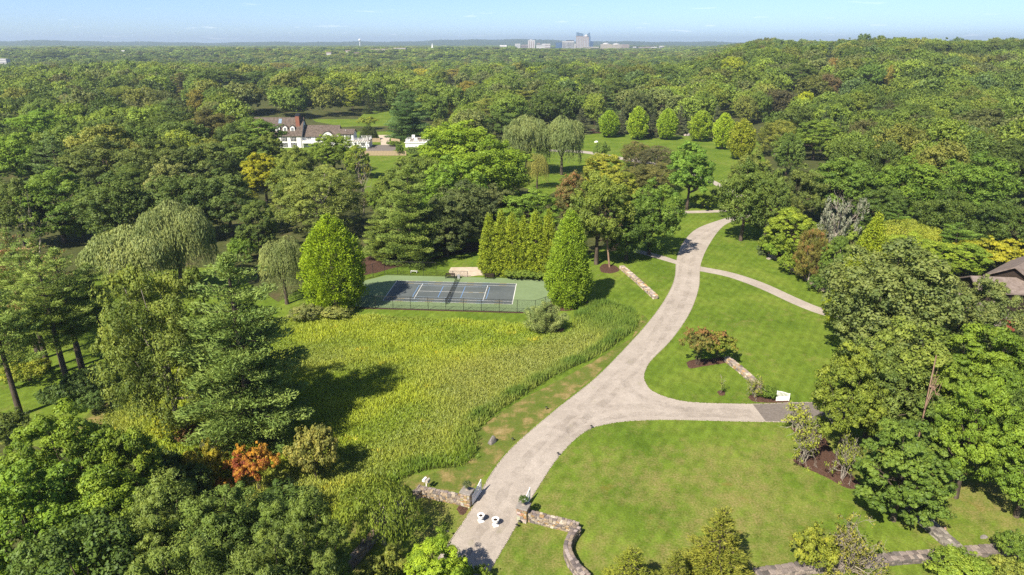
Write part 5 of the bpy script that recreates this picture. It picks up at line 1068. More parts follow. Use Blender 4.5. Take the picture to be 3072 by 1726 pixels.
# front right grove
base('round_tree', 2245, 1310, 1062, 215, (.062, .105, .024), 'dense dark green tree at the upper end of the rough wall'); base('round_tree', 2325, 1170, 990, 150, (.06, .095, .028), 'grey-green tree behind the bare reddish trunk')
base('maple_a', 2105, 1150, 872, 175, (.090, .130, .026), 'yellowish green tree between the white gate and the mulch bed'); base('maple_b', 2170, 1110, 905, 130, (.07, .11, .025), 'green tree just right of the yellowish one by the gate')
base('thin_shrub', 2018, 1166, 1045, 120, (.13, .16, .03), 'leggy shrub with pale stems in the mulch bed, the left one'); base('thin_shrub', 2117, 1206, 1090, 100, (.12, .15, .03), 'leggy shrub with pale stems in the mulch bed, the lower one'); base('thin_shrub', 2000, 1085, 1012, 120, (.15, .18, .03), 'leggy yellowish shrub overhanging the asphalt apron')
top('oak_a', 2270, 612, 19, 330, (.072, .104, .046), 'big grey-green oak in front of the shingled house'); top('oak_c', 2245, 690, 15, 210, (.07, .10, .042), 'grey-green oak beside the golden cone conifer'); top('open_a', 2290, 800, 15, 260, (.082, .112, .03), 'mixed green tree below the big grey-green oak'); top('oak_c', 2470, 700, 14, 200, (.075, .10, .045), 'thin pale tree in front of the shingled roofs')
top('oak_b', 2235, 880, 12.5, 190, (.062, .095, .03), 'dark tree right of the yellowish tree'); top('maple_b', 2505, 812, 14, 230, (.078, .125, .02), 'bright green maple right below the shingled house'); top('maple_a', 2380, 905, 11, 170, (.078, .122, .022), 'bright green maple left of the tall leaning trunk')
base('maple_a', 2402, 1252, 950, 175, (.080, .128, .02), 'maple on a tall bare leaning trunk beside the dark drive'); top('maple_b', 2530, 905, 12, 170, (.07, .118, .02), 'green maple on the right edge above the dark drive'); base('maple_b', 2555, 1300, 1040, 190, (.075, .13, .022), 'green tree hanging in from the right edge over the grass'); top('oak_b', 2590, 990, 11, 120, DK, 'dark tree at the right edge behind the maples')
base('bare_trunk', 2285, 1215, 900, 80, DK, 'bare reddish trunk rising in front of the grey-green trees')
# shrub border right of the drive
base('oak_a', 1862, 606, 408, 140, (.056, .092, .026), 'dark round tree beside the bend of the drive'); base('oak_b', 1920, 612, 425, 100, (.052, .085, .024), 'dark tree just right of the one at the drive bend'); top('oak_c', 1900, 385, 16, 110, (.07, .10, .03), 'green tree behind the dark ones at the drive bend')
top('fine_a', 1978, 474, 12, 90, (.075, .10, .034), 'soft grey-green tree above the yellow-green border shrub'); base('maple_b', 1980, 655, 520, 125, (.105, .152, .024), 'yellow-green tree at the corner of the shrub border'); base('shrub_a', 1925, 642, 590, 46, BR, 'bright green bush at the tip of the shrub border'); base('spruce', 1922, 640, 560, 40, (.06, .09, .06), 'slim dark spruce at the tip of the shrub border')
base('silver_tree', 2088, 690, 500, 150, SV, 'silvery blue cedar in the shrub border'); base('silver_limbs', 2068, 690, 488, 150, SV, 'bare pale leaning tree in front of the silvery cedar', rz=.2); base('fine_a', 2032, 715, 570, 85, (.135, .13, .03), 'yellow-brown tree in the border below the silvery cedar', mat='leaf_turning'); base('maple_b', 2086, 738, 585, 80, (.062, .105, .025), 'dark green tree between the yellow-brown tree and the golden cone'); base('shrub_a', 2060, 735, 690, 60, (.06, .10, .025), 'green bush along the border wall'); base('shrub_b', 1985, 690, 635, 70, BR, 'green bush along the border wall, nearest the drive')
base('golden_cone', 2160, 800, 540, 190, (.125, .165, .02), 'tall golden-green conical conifer'); base('shrub_a', 2118, 852, 790, 52, (.125, .165, .02), 'small golden-green bush on the lawn edge under the grey-green oak')
top('flat_tree', 2200, 512, 8, 80, RU, 'russet tree behind the golden cone conifer'); top('cedar', 2262, 528, 9, 100, (.07, .13, .035), 'green layered pine right of the russet tree'); top('cedar', 2415, 560, 9, 120, (.075, .13, .035), 'green layered pine left of the yellow maple'); top('willow_b', 2295, 556, 8, 150, (.15, .185, .035), 'yellow-green weeping tree between the two layered pines'); top('maple_b', 2355, 530, 9, 130, (.12, .18, .025), 'light green tree behind the weeping yellow-green one'); base('flat_tree', 2500, 690, 600, 180, (.135, .155, .018), 'bright yellow-green spreading maple above the shingled roof'); top('flat_tree', 2548, 592, 6, 90, (.13, .03, .03), 'dark red maple behind the yellow one'); top('maple_b', 2230, 620, 9, 110, (.12, .165, .025), 'light green tree right of the golden cone')
top('maple_b', 632, 290, 17, 90, (.065, .105, .026), 'dark green tree covering the left roof end of the mansion'); top('oak_c', 675, 338, 14, 80, (.07, .105, .028), 'green tree in front of the left wall of the mansion')
for k, (kd, x, yb, yt, wd, c) in enumerate((('shrub_a', 1955, 655, 600, 70, (.10, .16, .025)), ('maple_b', 2045, 660, 560, 80, (.07, .11, .03)), ('maple_b', 2130, 690, 560, 90, (.085, .13, .028)), ('shrub_b', 2020, 705, 655, 55, (.12, .14, .03)), ('maple_a', 2250, 720, 585, 130, (.125, .175, .028)), ('maple_b', 2330, 700, 600, 130, (.11, .165, .028)), ('maple_b', 2420, 700, 610, 110, (.10, .16, .028)))):
    base(kd, x, yb, yt, wd, c, ['bright green bush below the yellow-green border tree', 'green tree behind the yellow-brown border tree', 'green tree between silvery cedar and golden cone', 'olive bush along the border wall in the middle', 'light green tree right behind the golden cone', 'light green tree below the weeping yellow-green tree', 'light green tree left below the yellow spreading maple'][k], 'shrub border right of the drive')
# front lawn beds
base('flat_tree', 1752, 920, 820, 85, (.12, .12, .03), 'russet-topped small maple, left one in the lawn bed', mat='leaf_turning'); base('flat_tree', 1800, 912, 832, 95, (.10, .125, .025), 'greener small maple, right one in the lawn bed', mat='leaf_turning'); base('thin_shrub', 1897, 1000, 945, 75, (.13, .15, .04), 'pale-stemmed shrub in the bed by the white gate'); base('shrub_b', 1932, 1003, 972, 46, MD, 'low dark green shrub left of the white gate'); base('sapling', 1812, 989, 945, 35, LG, 'thin sapling in the small mulch ring')
# around the court
base('juniper', 1370, 831, 764, 112, (.11, .155, .085), 'spreading blue-green juniper below the court corner'); base('hornbeam', 1428, 767, 536, 134, (.105, .165, .020), 'tall dense rounded hornbeam at the court end', rz=1.0)
for k, (x, yt, wd) in enumerate(((1232, 540, 62), (1260, 530, 60), (1288, 538, 64), (1316, 545, 62), (1346, 532, 66), (1377, 529, 62))):
    base('arborvitae_b' if k % 2 else 'arborvitae', x, 690 + k * 1.6, yt, wd, (.115, .158, .020), ['first arborvitae of the tall hedge, nearest the court entrance', 'second arborvitae of the tall hedge behind the court', 'third arborvitae of the tall hedge behind the court', 'fourth arborvitae of the tall hedge behind the court', 'fifth arborvitae of the tall hedge behind the court', 'last arborvitae of the tall hedge, beside the hornbeam'][k], 'arborvitae hedge behind the court')
for k, x in enumerate((1285, 1312, 1340, 1366)): base('shrub_a', x, 702 + k * 1.3, 676 + k * 1.3, 38, (.09, .14, .03), ['low green bush under the arborvitae hedge, first from the entrance', 'low green bush under the arborvitae hedge, second one', 'low green bush under the arborvitae hedge, third one', 'low green bush under the arborvitae hedge beside the hornbeam'][k], 'low bushes under the hedge')
base('bright_maple', 846, 776, 546, 152, (.115, .175, .012), 'bright yellow-green maple at the left end of the court'); base('willow_b', 722, 765, 598, 122, WL, 'narrow pale willow left of the bright maple'); base('shrub_b', 770, 805, 768, 90, (.11, .13, .065), 'grey-green shrub below the narrow willow'); base('shrub_a', 845, 800, 770, 80, (.12, .14, .06), 'grey-green shrub at the near left court corner')
top('fine_a', 792, 414, 17, 250, (.092, .126, .042), 'large feathery pale green tree behind the narrow willow'); base('pine_a', 1036, 664, 415, 165, (.085, .130, .044), 'tall green pine behind the court'); base('pine_b', 1120, 635, 500, 110, (.082, .125, .042), 'smaller green pine right of the tall one behind the court'); base('pine_b', 965, 655, 520, 110, (.078, .115, .036), 'green pine right behind the bright maple')
top('oak_a', 1165, 458, 15, 170, (.05, .068, .034), 'dark grey-green oak behind the court'); top('oak_c', 1120, 500, 13, 130, (.046, .066, .03), 'dark oak between the pines and the hedge'); top('oak_c', 1250, 468, 13, 130, (.05, .07, .034), 'dark grey oak above the arborvitae hedge')
top('oak_b', 1150, 306, 20, 190, (.095, .155, .018), 'tall bright green oak right of the white outbuilding'); top('oak_a', 1235, 352, 19, 210, (.085, .145, .018), 'broad bright green oak in front of the willows'); top('oak_c', 1130, 395, 18, 170, (.075, .13, .02), 'bright green oak below the tall one'); top('maple_a', 1330, 480, 13, 170, (.075, .125, .024), 'green tree right of the dark oaks above the hedge'); top('oak_b', 1040, 392, 16, 150, (.068, .105, .028), 'green tree above the tall pine'); top('oak_c', 975, 440, 14, 90, (.072, .11, .028), 'green tree beside the strip of lawn')
base('oak_b', 1500, 665, 438, 160, (.078, .11, .026), 'green tree behind the dead trunk'); base('oak_c', 1632, 640, 455, 145, (.060, .105, .022), 'dense green tree right of the dead trunk'); base('oak_a', 1575, 655, 520, 130, (.055, .095, .024), 'dark green tree at the upper end of the lawn wall'); base('dead_tree', 1533, 673, 512, 90, DK, 'dead leaning tree with bare twigs at the lawn wall', rz=0.0); top('oak_b', 1445, 432, 15, 100, (.11, .112, .035), 'russet-tinged tree below the willows', mat='leaf_turning'); top('maple_b', 1520, 380, 14, 110, (.12, .145, .028), 'yellowish green tree above the dead trunk'); top('maple_b', 1560, 428, 13, 110, (.10, .13, .026), 'olive green tree above the dense green one')
base('maple_a', 1727, 528, 356, 115, (.075, .135, .028), 'rounded green tree standing by the thin path'); base('shrub_a', 1765, 524, 488, 62, BR, 'bright green bush behind the rounded tree'); base('shrub_b', 1805, 506, 466, 42, OL, 'olive bush beside the upper bend of the drive')
for k, (x, yb, yt, wd, c, s) in enumerate(((1596, 420, 354, 62, (.085, .092, .045), 'leftmost'), (1648, 428, 366, 72, (.088, .090, .046), 'right'), (1650, 482, 408, 95, (.078, .086, .040), 'lowest'), (1600, 470, 415, 70, (.08, .09, .04), 'lower left'))): base('fine_a', x, yb, yt, wd * 1.25, c, 'grey-brown shrub tree by the little pond garden, %s' % ['upper left', 'upper right', 'lower right', 'lower left'][k], 'grey shrubs by the pond garden')
base('shrub_a', 1512, 400, 355, 40, (.07, .12, .03), 'round green bush right of the willows')
# upper lawn
base('willow_a', 1325, 440, 292, 130, (.112, .142, .078), 'left one of the two big pale willows', 'willow pair'); base('willow_a', 1412, 440, 295, 122, (.108, .138, .076), 'right one of the two big pale willows', 'willow pair', rz=2.0); base('willow_b', 1350, 475, 385, 60, (.135, .155, .06), 'hanging willow strands below the pair of willows')
for k, (x, yb, yt, wd, c) in enumerate(((1530, 346, 279, 50, CO), (1602, 352, 270, 46, CO), (1675, 352, 274, 50, CO), (1760, 356, 280, 50, CO), (1815, 376, 286, 52, (.125, .195, .022)), (1860, 402, 302, 58, (.115, .150, .022)))): base('young_maple_b' if k % 2 else 'young_maple', x, yb, yt, wd, c, ['yellow-green young tree nearest the willows, first in the row', 'yellow-green young tree, second in the row', 'yellow-green young tree, third in the row', 'yellow-green young tree, fourth in the row', 'yellow-green young tree, fifth in the row', 'golden-green young tree at the end of the row'][k], 'row of young trees on the upper lawn')
for k, (x, yb, yt, wd) in enumerate(((1462, 336, 270, 56), (1508, 332, 284, 30), (1562, 338, 268, 36), (1640, 346, 282, 42), (1708, 340, 262, 40), (1797, 346, 262, 36), (1735, 338, 286, 34))): base('spruce', x, yb, yt, wd, (.066, .088, .070), ['blue-grey spruce right of the willows', 'small blue-grey spruce left of the first young tree', 'blue-grey spruce between first and second young tree', 'dark spruce between second and third young tree', 'blue-grey spruce right of the third young tree', 'blue spruce between fourth and fifth young tree', 'short dark spruce left of the fourth young tree'][k], 'spruces along the upper lawn')
# around the mansion
base('pine_a', 1028, 352, 226, 118, (.058, .105, .055), 'big blue-green pine behind the parking court'); top('cedar', 1098, 192, 19, 56, (.062, .11, .036), 'layered green cedar right of the big blue-green pine'); top('spruce', 1131, 185, 19, 32, (.040, .055, .030), 'dark slim spruce right of the layered cedar'); top('spruce', 925, 232, 15, 34, (.036, .055, .028), 'dark conifer behind the mansion, left one'); top('spruce', 955, 228, 15, 34, (.038, .056, .028), 'dark conifer behind the mansion, right one')
for k, x in enumerate((1105, 1138, 1165)): top('arborvitae', x, 262 - (k == 1) * 4, 9, 40, (.115, .120, .026), ['brownish gold conifer behind the outbuilding, left one', 'brownish gold conifer behind the outbuilding, middle one', 'brownish gold conifer behind the outbuilding, right one'][k], 'gold conifers behind the outbuilding')
top('mid_b', 1172, 205, 17, 62, GO, 'golden tree right of the dark slim spruce'); top('mid_c', 1062, 172, 18, 78, (.15, .165, .022), 'yellow-green tree above the big blue-green pine'); top('mid_d', 1142, 172, 18, 60, (.17, .15, .03), 'golden yellow tree far behind the layered cedar'); top('maple_b', 882, 216, 17, 58, (.11, .145, .022), 'yellow-green tree behind the small wing of the mansion'); base('flat_tree', 927, 326, 292, 52, (.125, .155, .026), 'small spreading tree on the rear lawn of the mansion'); base('dome_shrub', 928, 352, 319, 46, (.035, .05, .022), 'big dark clipped dome shrub beside the mansion')
top('cedar', 1320, 220, 17, 82, (.115, .145, .048), 'pale layered tree behind the willows, right one'); top('cedar', 1222, 240, 16, 76, (.11, .14, .045), 'pale layered tree behind the willows, left one'); top('oak_c', 1262, 278, 15, 88, (.055, .09, .03), 'dark green tree left of the willow pair'); top('oak_c', 1550, 198, 19, 84, (.048, .075, .022), 'dark tree behind the row of young trees'); base('shrub_a', 990, 368, 354, 34, MD, 'dark bush right of the gravel passage'); base('shrub_b', 1005, 392, 362, 22, (.06, .11, .02), 'ivy bush climbing the outbuilding corner'); base('shrub_a', 1000, 388, 376, 26, BR, 'small green bush in front of the outbuilding'); base('shrub_a', 1052, 394, 368, 52, (.055, .09, .03), 'dark green bush in front of the outbuilding')
top('oak_b', 832, 338, 14, 110, (.088, .135, .026), 'leafy green tree in front of the mansion'); top('maple_b', 895, 362, 12, 70, (.085, .13, .026), 'green tree in front of the pergola'); top('oak_c', 735, 372, 14, 110, (.078, .115, .03), 'olive green tree in front of the mansion, left of the leafy one'); top('maple_b', 640, 300, 16, 130, (.065, .11, .026), 'round green tree hiding the left end of the mansion'); top('oak_a', 520, 276, 17, 150, DB, 'broad brownish-dark tree left of the mansion'); base('dead_oak', 915, 540, 378, 100, (.11, .13, .03), 'thin half-dead tree by the strip of lawn'); top('maple_a', 655, 384, 15, 110, (.15, .165, .014), 'yellow-green tree left of the feathery pale tree'); top('oak_b', 720, 398, 14, 100, (.085, .12, .03), 'green tree between the yellow-green and feathery trees')
# left woods
top('oak_a', 95, 278, 18, 200, (.072, .13, .022), 'bright dark-leaved tree at the left edge of the woods'); top('oak_b', 20, 335, 18, 160, (.07, .125, .022), 'green tree on the left edge below the bright one'); top('oak_c', 235, 350, 18, 190, (.056, .082, .030), 'dark green tree, first of the big left woods'); top('oak_a', 375, 352, 18, 180, (.058, .085, .032), 'dark green tree, second of the big left woods'); top('oak_c', 505, 352, 17, 160, (.062, .09, .034), 'grey-dark tree below the brownish one left of the mansion'); top('maple_a', 605, 335, 16, 140, (.066, .10, .030), 'green tree below the round one by the mansion')
top('oak_c', 120, 430, 17, 200, (.058, .10, .022), 'dark green tree above the left pines'); top('oak_a', 270, 440, 17, 190, (.052, .080, .026), 'dark tree above the pale willow, left'); top('oak_b', 430, 440, 16, 170, (.050, .078, .028), 'dark tree above the pale willow, middle'); top('oak_c', 560, 430, 16, 160, (.056, .085, .032), 'dark tree above the pale willow, right'); top('oak_b', 20, 450, 16, 130, (.05, .08, .026), 'dark tree at the left edge above the pines'); top('dead_oak', 60, 480, 14, 110, (.08, .10, .03), 'half-dead tree with bare branches at the left edge'); top('shrub_a', 300, 558, 5, 60, YG, 'yellow-green understory bush behind the willow'); top('shrub_b', 190, 545, 6, 80, BR, 'bright understory bush behind the left pines'); top('maple_b', 640, 500, 13, 100, (.055, .09, .028), 'dark tree left of the feathery pale tree'); base('shrub_a', 612, 660, 596, 70, (.075, .135, .025), 'bright green bush right of the big willow'); base('shrub_b', 655, 640, 590, 70, (.07, .12, .025), 'green bush between the two willows')
GP_ = 'tall pines on the left'
for k, (x, yb, yt, wd, m) in enumerate(((52, 1045, 690, 190, None), (100, 905, 572, 170, 'needle_brown'), (122, 928, 610, 170, None), (162, 935, 595, 180, 'needle_brown'), (176, 986, 640, 180, None), (212, 951, 622, 200, None), (30, 880, 580, 180, 'needle_brown'), (270, 900, 660, 150, None))):
    base('pine_high', x, yb, yt, wd, (.098, .150, .054), ['tall leaning pine nearest the lower left corner', 'tall pine with browning top, second from the left edge', 'tall pine behind the twin trunks on the left', 'tall pine with browning top in the middle of the pine group', 'tall pine in front of the middle of the pine group', 'tall ivy-clad pine right in the pine group', 'tall pine with browning top at the left edge', 'pine at the right end of the pine group'][k], GP_, mat=m)
for k, (x, yb, yt, wd) in enumerate(((160, 1025, 960, 90), (215, 1005, 930, 100), (275, 985, 905, 110), (325, 955, 880, 90), (240, 1040, 985, 70))): base('shrub_a', x, yb, yt, wd, (.045, .078, .026), 'dark hedge bush along the mown track, %s' % ['first from the left', 'second from the left', 'third from the left', 'last one by the round tree', 'lowest one'][k], 'dark hedge bushes along the mown track')
base('shrub_b', 70, 960, 905, 120, (.12, .15, .025), 'yellow-green bush under the left pines'); base('shrub_a', 20, 1110, 1040, 110, (.06, .09, .025), 'dark bush under the leaning pine')
base('willow_a', 352, 756, 572, 235, WL, 'broad pale willow behind the round green tree, the front one'); base('willow_a', 462, 735, 511, 200, (.115, .145, .082), 'tall pale willow behind the round green tree, the rear one', rz=1.2)
base('fine_a', 452, 1100, 652, 300, (.086, .122, .034), 'big round green tree beside the blue-green pine'); base('pine_a', 640, 1112, 634, 345, (.092, .140, .056), 'large blue-green white pine over the meadow', rz=.7)
# shrubs in autumn colour
base('flat_tree', 648, 1238, 1118, 125, RE, 'red and orange small maple on the meadow edge', mat='leaf_autumn'); base('shrub_b', 530, 1228, 1118, 115, (.18, .17, .02), 'yellow shrub left of the red maple'); base('flat_tree', 546, 1256, 1212, 90, (.18, .10, .03), 'small orange shrub below the yellow one', mat='leaf_autumn'); base('shrub_a', 440, 1112, 1032, 90, (.15, .17, .02), 'yellow shrub with reddish tips under the round tree'); base('shrub_b', 478, 1118, 1068, 60, (.15, .09, .04), 'small reddish shrub under the round tree', mat='leaf_turning'); base('shrub_a', 628, 1112, 1040, 80, (.115, .15, .02), 'green-yellow shrub under the blue-green pine'); base('grey_shrub', 545, 1145, 1072, 95, (.12, .125, .07), 'grey twiggy shrub above the yellow one'); base('shrub_a', 798, 1202, 1072, 128, (.125, .135, .05), 'olive-tan rounded shrub in the meadow')
# more of the far woods one can pick out
FW = 'trees that stand out in the woods'
for kd, x, yt, H, wd, c, lb in (('mid_a', 705, 158, 20, 80, GO, 'golden yellow tree far behind the mansion'), ('pine_mid', 450, 182, 20, 105, (.10, .105, .045), 'brown-tipped pine far left of the mansion'), ('mid_b', 500, 226, 16, 66, (.15, .135, .025), 'ochre tree left of the dark trees behind the mansion'), ('oak_c', 575, 175, 20, 105, (.046, .078, .022), 'dark green tree far behind the left end of the mansion'), ('mid_c', 640, 178, 20, 80, (.042, .072, .02), 'very dark tree beside the golden yellow one'),
    ('mid_d', 122, 128, 23, 90, (.055, .085, .028), 'tall dark tree standing above the left skyline'), ('mid_b', 157, 238, 16, 56, (.15, .15, .07), 'pale straw-coloured tree in the left woods'), ('fine_a', 297, 215, 18, 140, (.08, .115, .028), 'broad feathery green tree in the left woods'), ('oak_a', 350, 140, 22, 95, (.055, .092, .024), 'big green tree standing above the left skyline'), ('mid_c', 780, 190, 20, 90, (.085, .125, .022), 'light green tree behind the golden yellow one'),
    ('mid_a', 2104, 146, 18, 44, (.17, .125, .035), 'orange-tan tree in the right woods'), ('mid_b', 2090, 188, 18, 62, (.095, .072, .034), 'brown-red tree in the right woods'), ('mid_c', 1960, 224, 17, 96, (.06, .058, .028), 'dark brownish tree in the right woods'), ('mid_d', 2029, 228, 16, 44, (.18, .23, .02), 'glowing yellow-green tree in the right woods'), ('mid_a', 2248, 165, 17, 42, (.17, .155, .035), 'golden tree in the upper right woods'), ('mid_b', 1848, 143, 19, 62, (.14, .185, .022), 'light yellow-green tree above the row of young trees'), ('oak_c', 2015, 157, 20, 98, (.05, .08, .024), 'large dark tree in the upper right woods'), ('mid_a', 2188, 163, 19, 82, (.06, .105, .03), 'blue-green round tree in the upper right woods'), ('mid_c', 2270, 112, 22, 80, (.075, .105, .03), 'tall tree at the right skyline'), ('open_a', 2500, 98, 24, 70, (.06, .085, .03), 'ragged tall tree breaking the right skyline'), ('mid_b', 2380, 108, 22, 70, (.06, .09, .028), 'dark tall tree left of the ragged one at the skyline'), ('mid_d', 1345, 165, 18, 60, (.115, .165, .02), 'light green tree far behind the willows'), ('mid_b', 1240, 196, 17, 60, (.10, .15, .02), 'bright green tree far behind the golden tree'), ('mid_a', 1430, 170, 19, 80, (.055, .088, .022), 'dark green tree far behind the spruces'), ('mid_c', 1690, 165, 20, 90, (.05, .082, .024), 'dark green tree far behind the third young tree'), ('mid_d', 820, 140, 20, 90, (.06, .09, .026), 'dark green tree at the skyline behind the mansion'), ('oak_c', 960, 140, 21, 85, (.05, .075, .022), 'dark round tree standing before the far school'),
    ('oak_b', 2130, 395, 17, 170, (.058, .10, .024), 'dark broad tree in the woods above the silvery cedar'), ('oak_c', 2300, 400, 18, 190, (.06, .11, .02), 'green broad tree in the right woods above the layered pines'), ('oak_a', 2470, 390, 18, 190, (.062, .108, .022), 'dark broad tree in the right woods near the edge'), ('oak_c', 2030, 420, 15, 120, (.06, .09, .03), 'grey-green tree left of the broad dark one in the right woods'), ('oak_b', 2230, 470, 13, 120, DK, 'dark tree above the russet one'), ('oak_a', 2390, 480, 14, 150, DK, 'dark tree above the green layered pine'), ('oak_b', 2540, 500, 14, 130, DK, 'very dark tree at the right edge above the yellow maple'), ('maple_a', 2060, 300, 16, 120, (.08, .13, .026), 'green tree in the woods beyond the end of the young row'), ('fine_a', 1960, 300, 15, 100, (.10, .13, .035), 'pale feathery tree beyond the end of the young row')):
    top(kd, x, yt, H, wd, c, lb, FW)
# urns with plants on the pillars
def planter(P, label, col, s):
    U = urn(P + Vector((0, 0, 1.74)), label, .62, True, 'planter', None); cr_ = PROTO['shrub_b'][0]; c = obj('plant', cr_, None, U); c.scale = (s, s, s); c.location = (0, 0, .34); c.color = C4(col)
planter(PL, 'stone planter with sprawling flowers on the left pillar', (.12, .16, .06), .17); planter(PRr, 'stone planter with a round green bush on the right pillar', (.09, .16, .03), .17)
# ------------------------------------------------------------------ the woods: the nearest trees one by one, the rest as one mass
VIEW = [(300, [(655, 285), (945, 285), (945, 376), (760, 376), (700, 350), (655, 320)]), (342, [(880, 285), (1085, 300), (1085, 400), (960, 395), (960, 500), (925, 500), (905, 395)]), (345, [(1250, 290), (1500, 268), (1900, 262), (1900, 410), (1850, 470), (1690, 455), (1680, 350), (1490, 360), (1480, 430), (1400, 480), (1310, 475)]),
        (235, [(590, 380), (720, 380), (930, 410), (960, 660), (590, 640)]), (170, [(250, 505), (570, 505), (590, 700), (250, 720)]), (230, [(900, 600), (960, 400), (1090, 400), (1110, 560), (1220, 530), (1400, 530), (1440, 540), (1560, 520), (1700, 450), (1680, 350), (1800, 360), (1830, 410), (1950, 410), (1970, 470), (2170, 490), (2240, 510), (2600, 520), (2600, 1500), (-50, 1500), (-50, 570), (300, 560), (600, 590), (760, 660)]), (400, [(900, 285), (940, 262), (985, 262), (1010, 300), (1080, 330), (1080, 350), (960, 350)])]
OPEN = [lawn_poly, [(640, 290), (640, 385), (850, 400), (905, 420), (925, 520), (965, 505), (1010, 400), (1110, 398), (1130, 330), (1010, 300), (985, 258), (940, 258), (900, 295)], [(1440, 318), (1900, 318), (1900, 420), (1440, 420)], [(560, 590), (900, 590), (1250, 590), (1250, 700), (560, 700)]]
PALW = [((.048, .078, .022), 'dark green', 24), ((.062, .098, .024), 'green', 34), ((.080, .120, .026), 'light green', 24), ((.078, .098, .030), 'olive', 14), ((.070, .092, .044), 'grey-green', 12), ((.092, .130, .026), 'yellow-green', 6), ((.088, .100, .03), 'golden', 1.0), ((.052, .060, .032), 'brownish', 1.6)]
def pickcol(r, x=0.0, y=0.0):
    ws = [q[2] * math.exp(1.1 * math.sin(x * .021 + 1.9 * k + 1.3 * math.sin(y * .017 + k)) + .8 * math.sin(y * .026 - x * .011 + 2.3 * k)) for k, q in enumerate(PALW)]
    c, nme, _w = r.choices(PALW, ws)[0]; j = r.uniform(.68, 1.32); return tuple(x * j for x in c), nme
def zone(dx, dy):
    if dy < 200: return ('the far left woods under the skyline' if dx < 620 else 'the far woods behind the mansion' if dx < 1200 else 'the far woods below the town' if dx < 1900 else 'the far right woods under the skyline')
    if dx < 330: return 'the left woods near the edge'
    if dx < 680: return 'the woods left of the mansion'
    if dx < 1000: return 'the woods right behind the mansion'
    if dx < 1260: return 'the woods above the outbuilding'
    if dx < 1500: return 'the woods behind the willows'
    if dx < 1900: return 'the woods behind the row of young trees'
    if dx < 2230: return 'the right woods beyond the drive bend'
    return 'the right woods near the edge'
rw = random.Random(2024); N_HERO = len(KEEP)
for (x0, x1, yt, yb, Y) in ((1293, 1672, 60, 121, 3800), (926, 1022, 100, 131, 1900), (866, 882, 110, 131, 1800), (818, 834, 110, 136, 1650), (888, 904, 110, 136, 1650), (270, 286, 110, 136, 1750), (301, 314, 110, 133, 1800), (1347, 1373, 100, 116, 3500), (1255, 1276, 100, 117, 3400), (2076, 2102, 100, 142, 950), (-20, 16, 100, 153, 1200), (1083, 1091, 100, 118, 2500)): KEEP.append(((x0 + x1) / 2, yt, (x1 - x0) / 2, yb, Y))
KP = np.array(KEEP)
def blocks(px, py, z, H, rr, full=True):
    """would a tree here stand in front of something the photo shows?"""
    k = KP if full else KP[N_HERO:]
    k = k[k[:, 4] > py + 3]
    if not len(k): return False
    for fz, fx in ((1.0, 0), (.8, -.6), (.8, .6), (.6, 0)):
        dx, dy, _ = PR((px + fx * rr, py, z + H * fz))
        if np.any((np.abs(k[:, 0] - dx) < k[:, 2]) & (dy > k[:, 1] - 3) & (dy < k[:, 3])): return True
    return False
def scatter():
    pts = []; y = 118.0
    grid = {}
    for (px, py, pr_) in PLANTED: grid.setdefault((int(px // 20), int(py // 20)), []).append((px, py, pr_ * .62))
    while y < 1350:
        sp = 11.5 + np.clip(y - 250, 0, 250) * .020 + max(0, y - 500) * .004; half = y * .80 + 30; x = -half
        while x < half:
            px, py = x + rw.uniform(-.42, .42) * sp, y + rw.uniform(-.42, .42) * sp; x += sp * rw.uniform(.8, 1.25)
            H = rw.uniform(12.5, 20.5); rr = min(11.0, sp * rw.uniform(.44, .84)); H = .5 * H + .5 * (5 + rr * 1.75)
            z = float(T(px, py)); ok = True
            for gx in (-1, 0, 1):
                for gy in (-1, 0, 1):
                    for (qx, qy, qr) in grid.get((int(px // 20) + gx, int(py // 20) + gy), ()):
                        if (qx - px) ** 2 + (qy - py) ** 2 < (qr + rr * .45) ** 2: ok = False
            if not ok: continue
            if py < 420:
                for fz in (1.0, .75, .45, 0.0):
                    for fx in (-.8, 0, .8):
                        dx, dy, _ = PR((px + fx * rr, py, z + H * fz))
                        if any(py < lim and inpoly(dx, dy, v) for lim, v in VIEW) or (fz == 0 and any(inpoly(dx, dy, v) for v in OPEN)): ok = False; break
                    if not ok: break
            if not ok or blocks(px, py, z, H, rr): continue
            dx, dy, d = PR((px, py, z + H))
            if dx < -90 or dx > 2665 : continue
            grid.setdefault((int(px // 20), int(py // 20)), []).append((px, py, rr * .62)); pts.append((px, py, z, H, rr, dx, dy, d))
        y += sp * .92
    return pts
WOODS = scatter()
WOODS.sort(key=lambda p: p[7])
SKIP = {41, 75, 94, 127, 182, 191, 11, 29, 31, 34, 36, 39, 44, 45, 47, 49, 51, 60, 62, 72, 89, 112, 125, 128, 135, 145, 150, 155, 161, 167, 177, 179, 183, 193, 198, 207, 224, 231, 240}   # wholly hidden behind others: left to the mass
NEAR = 176
stuff = []; n_ind = 0; INDIV = []
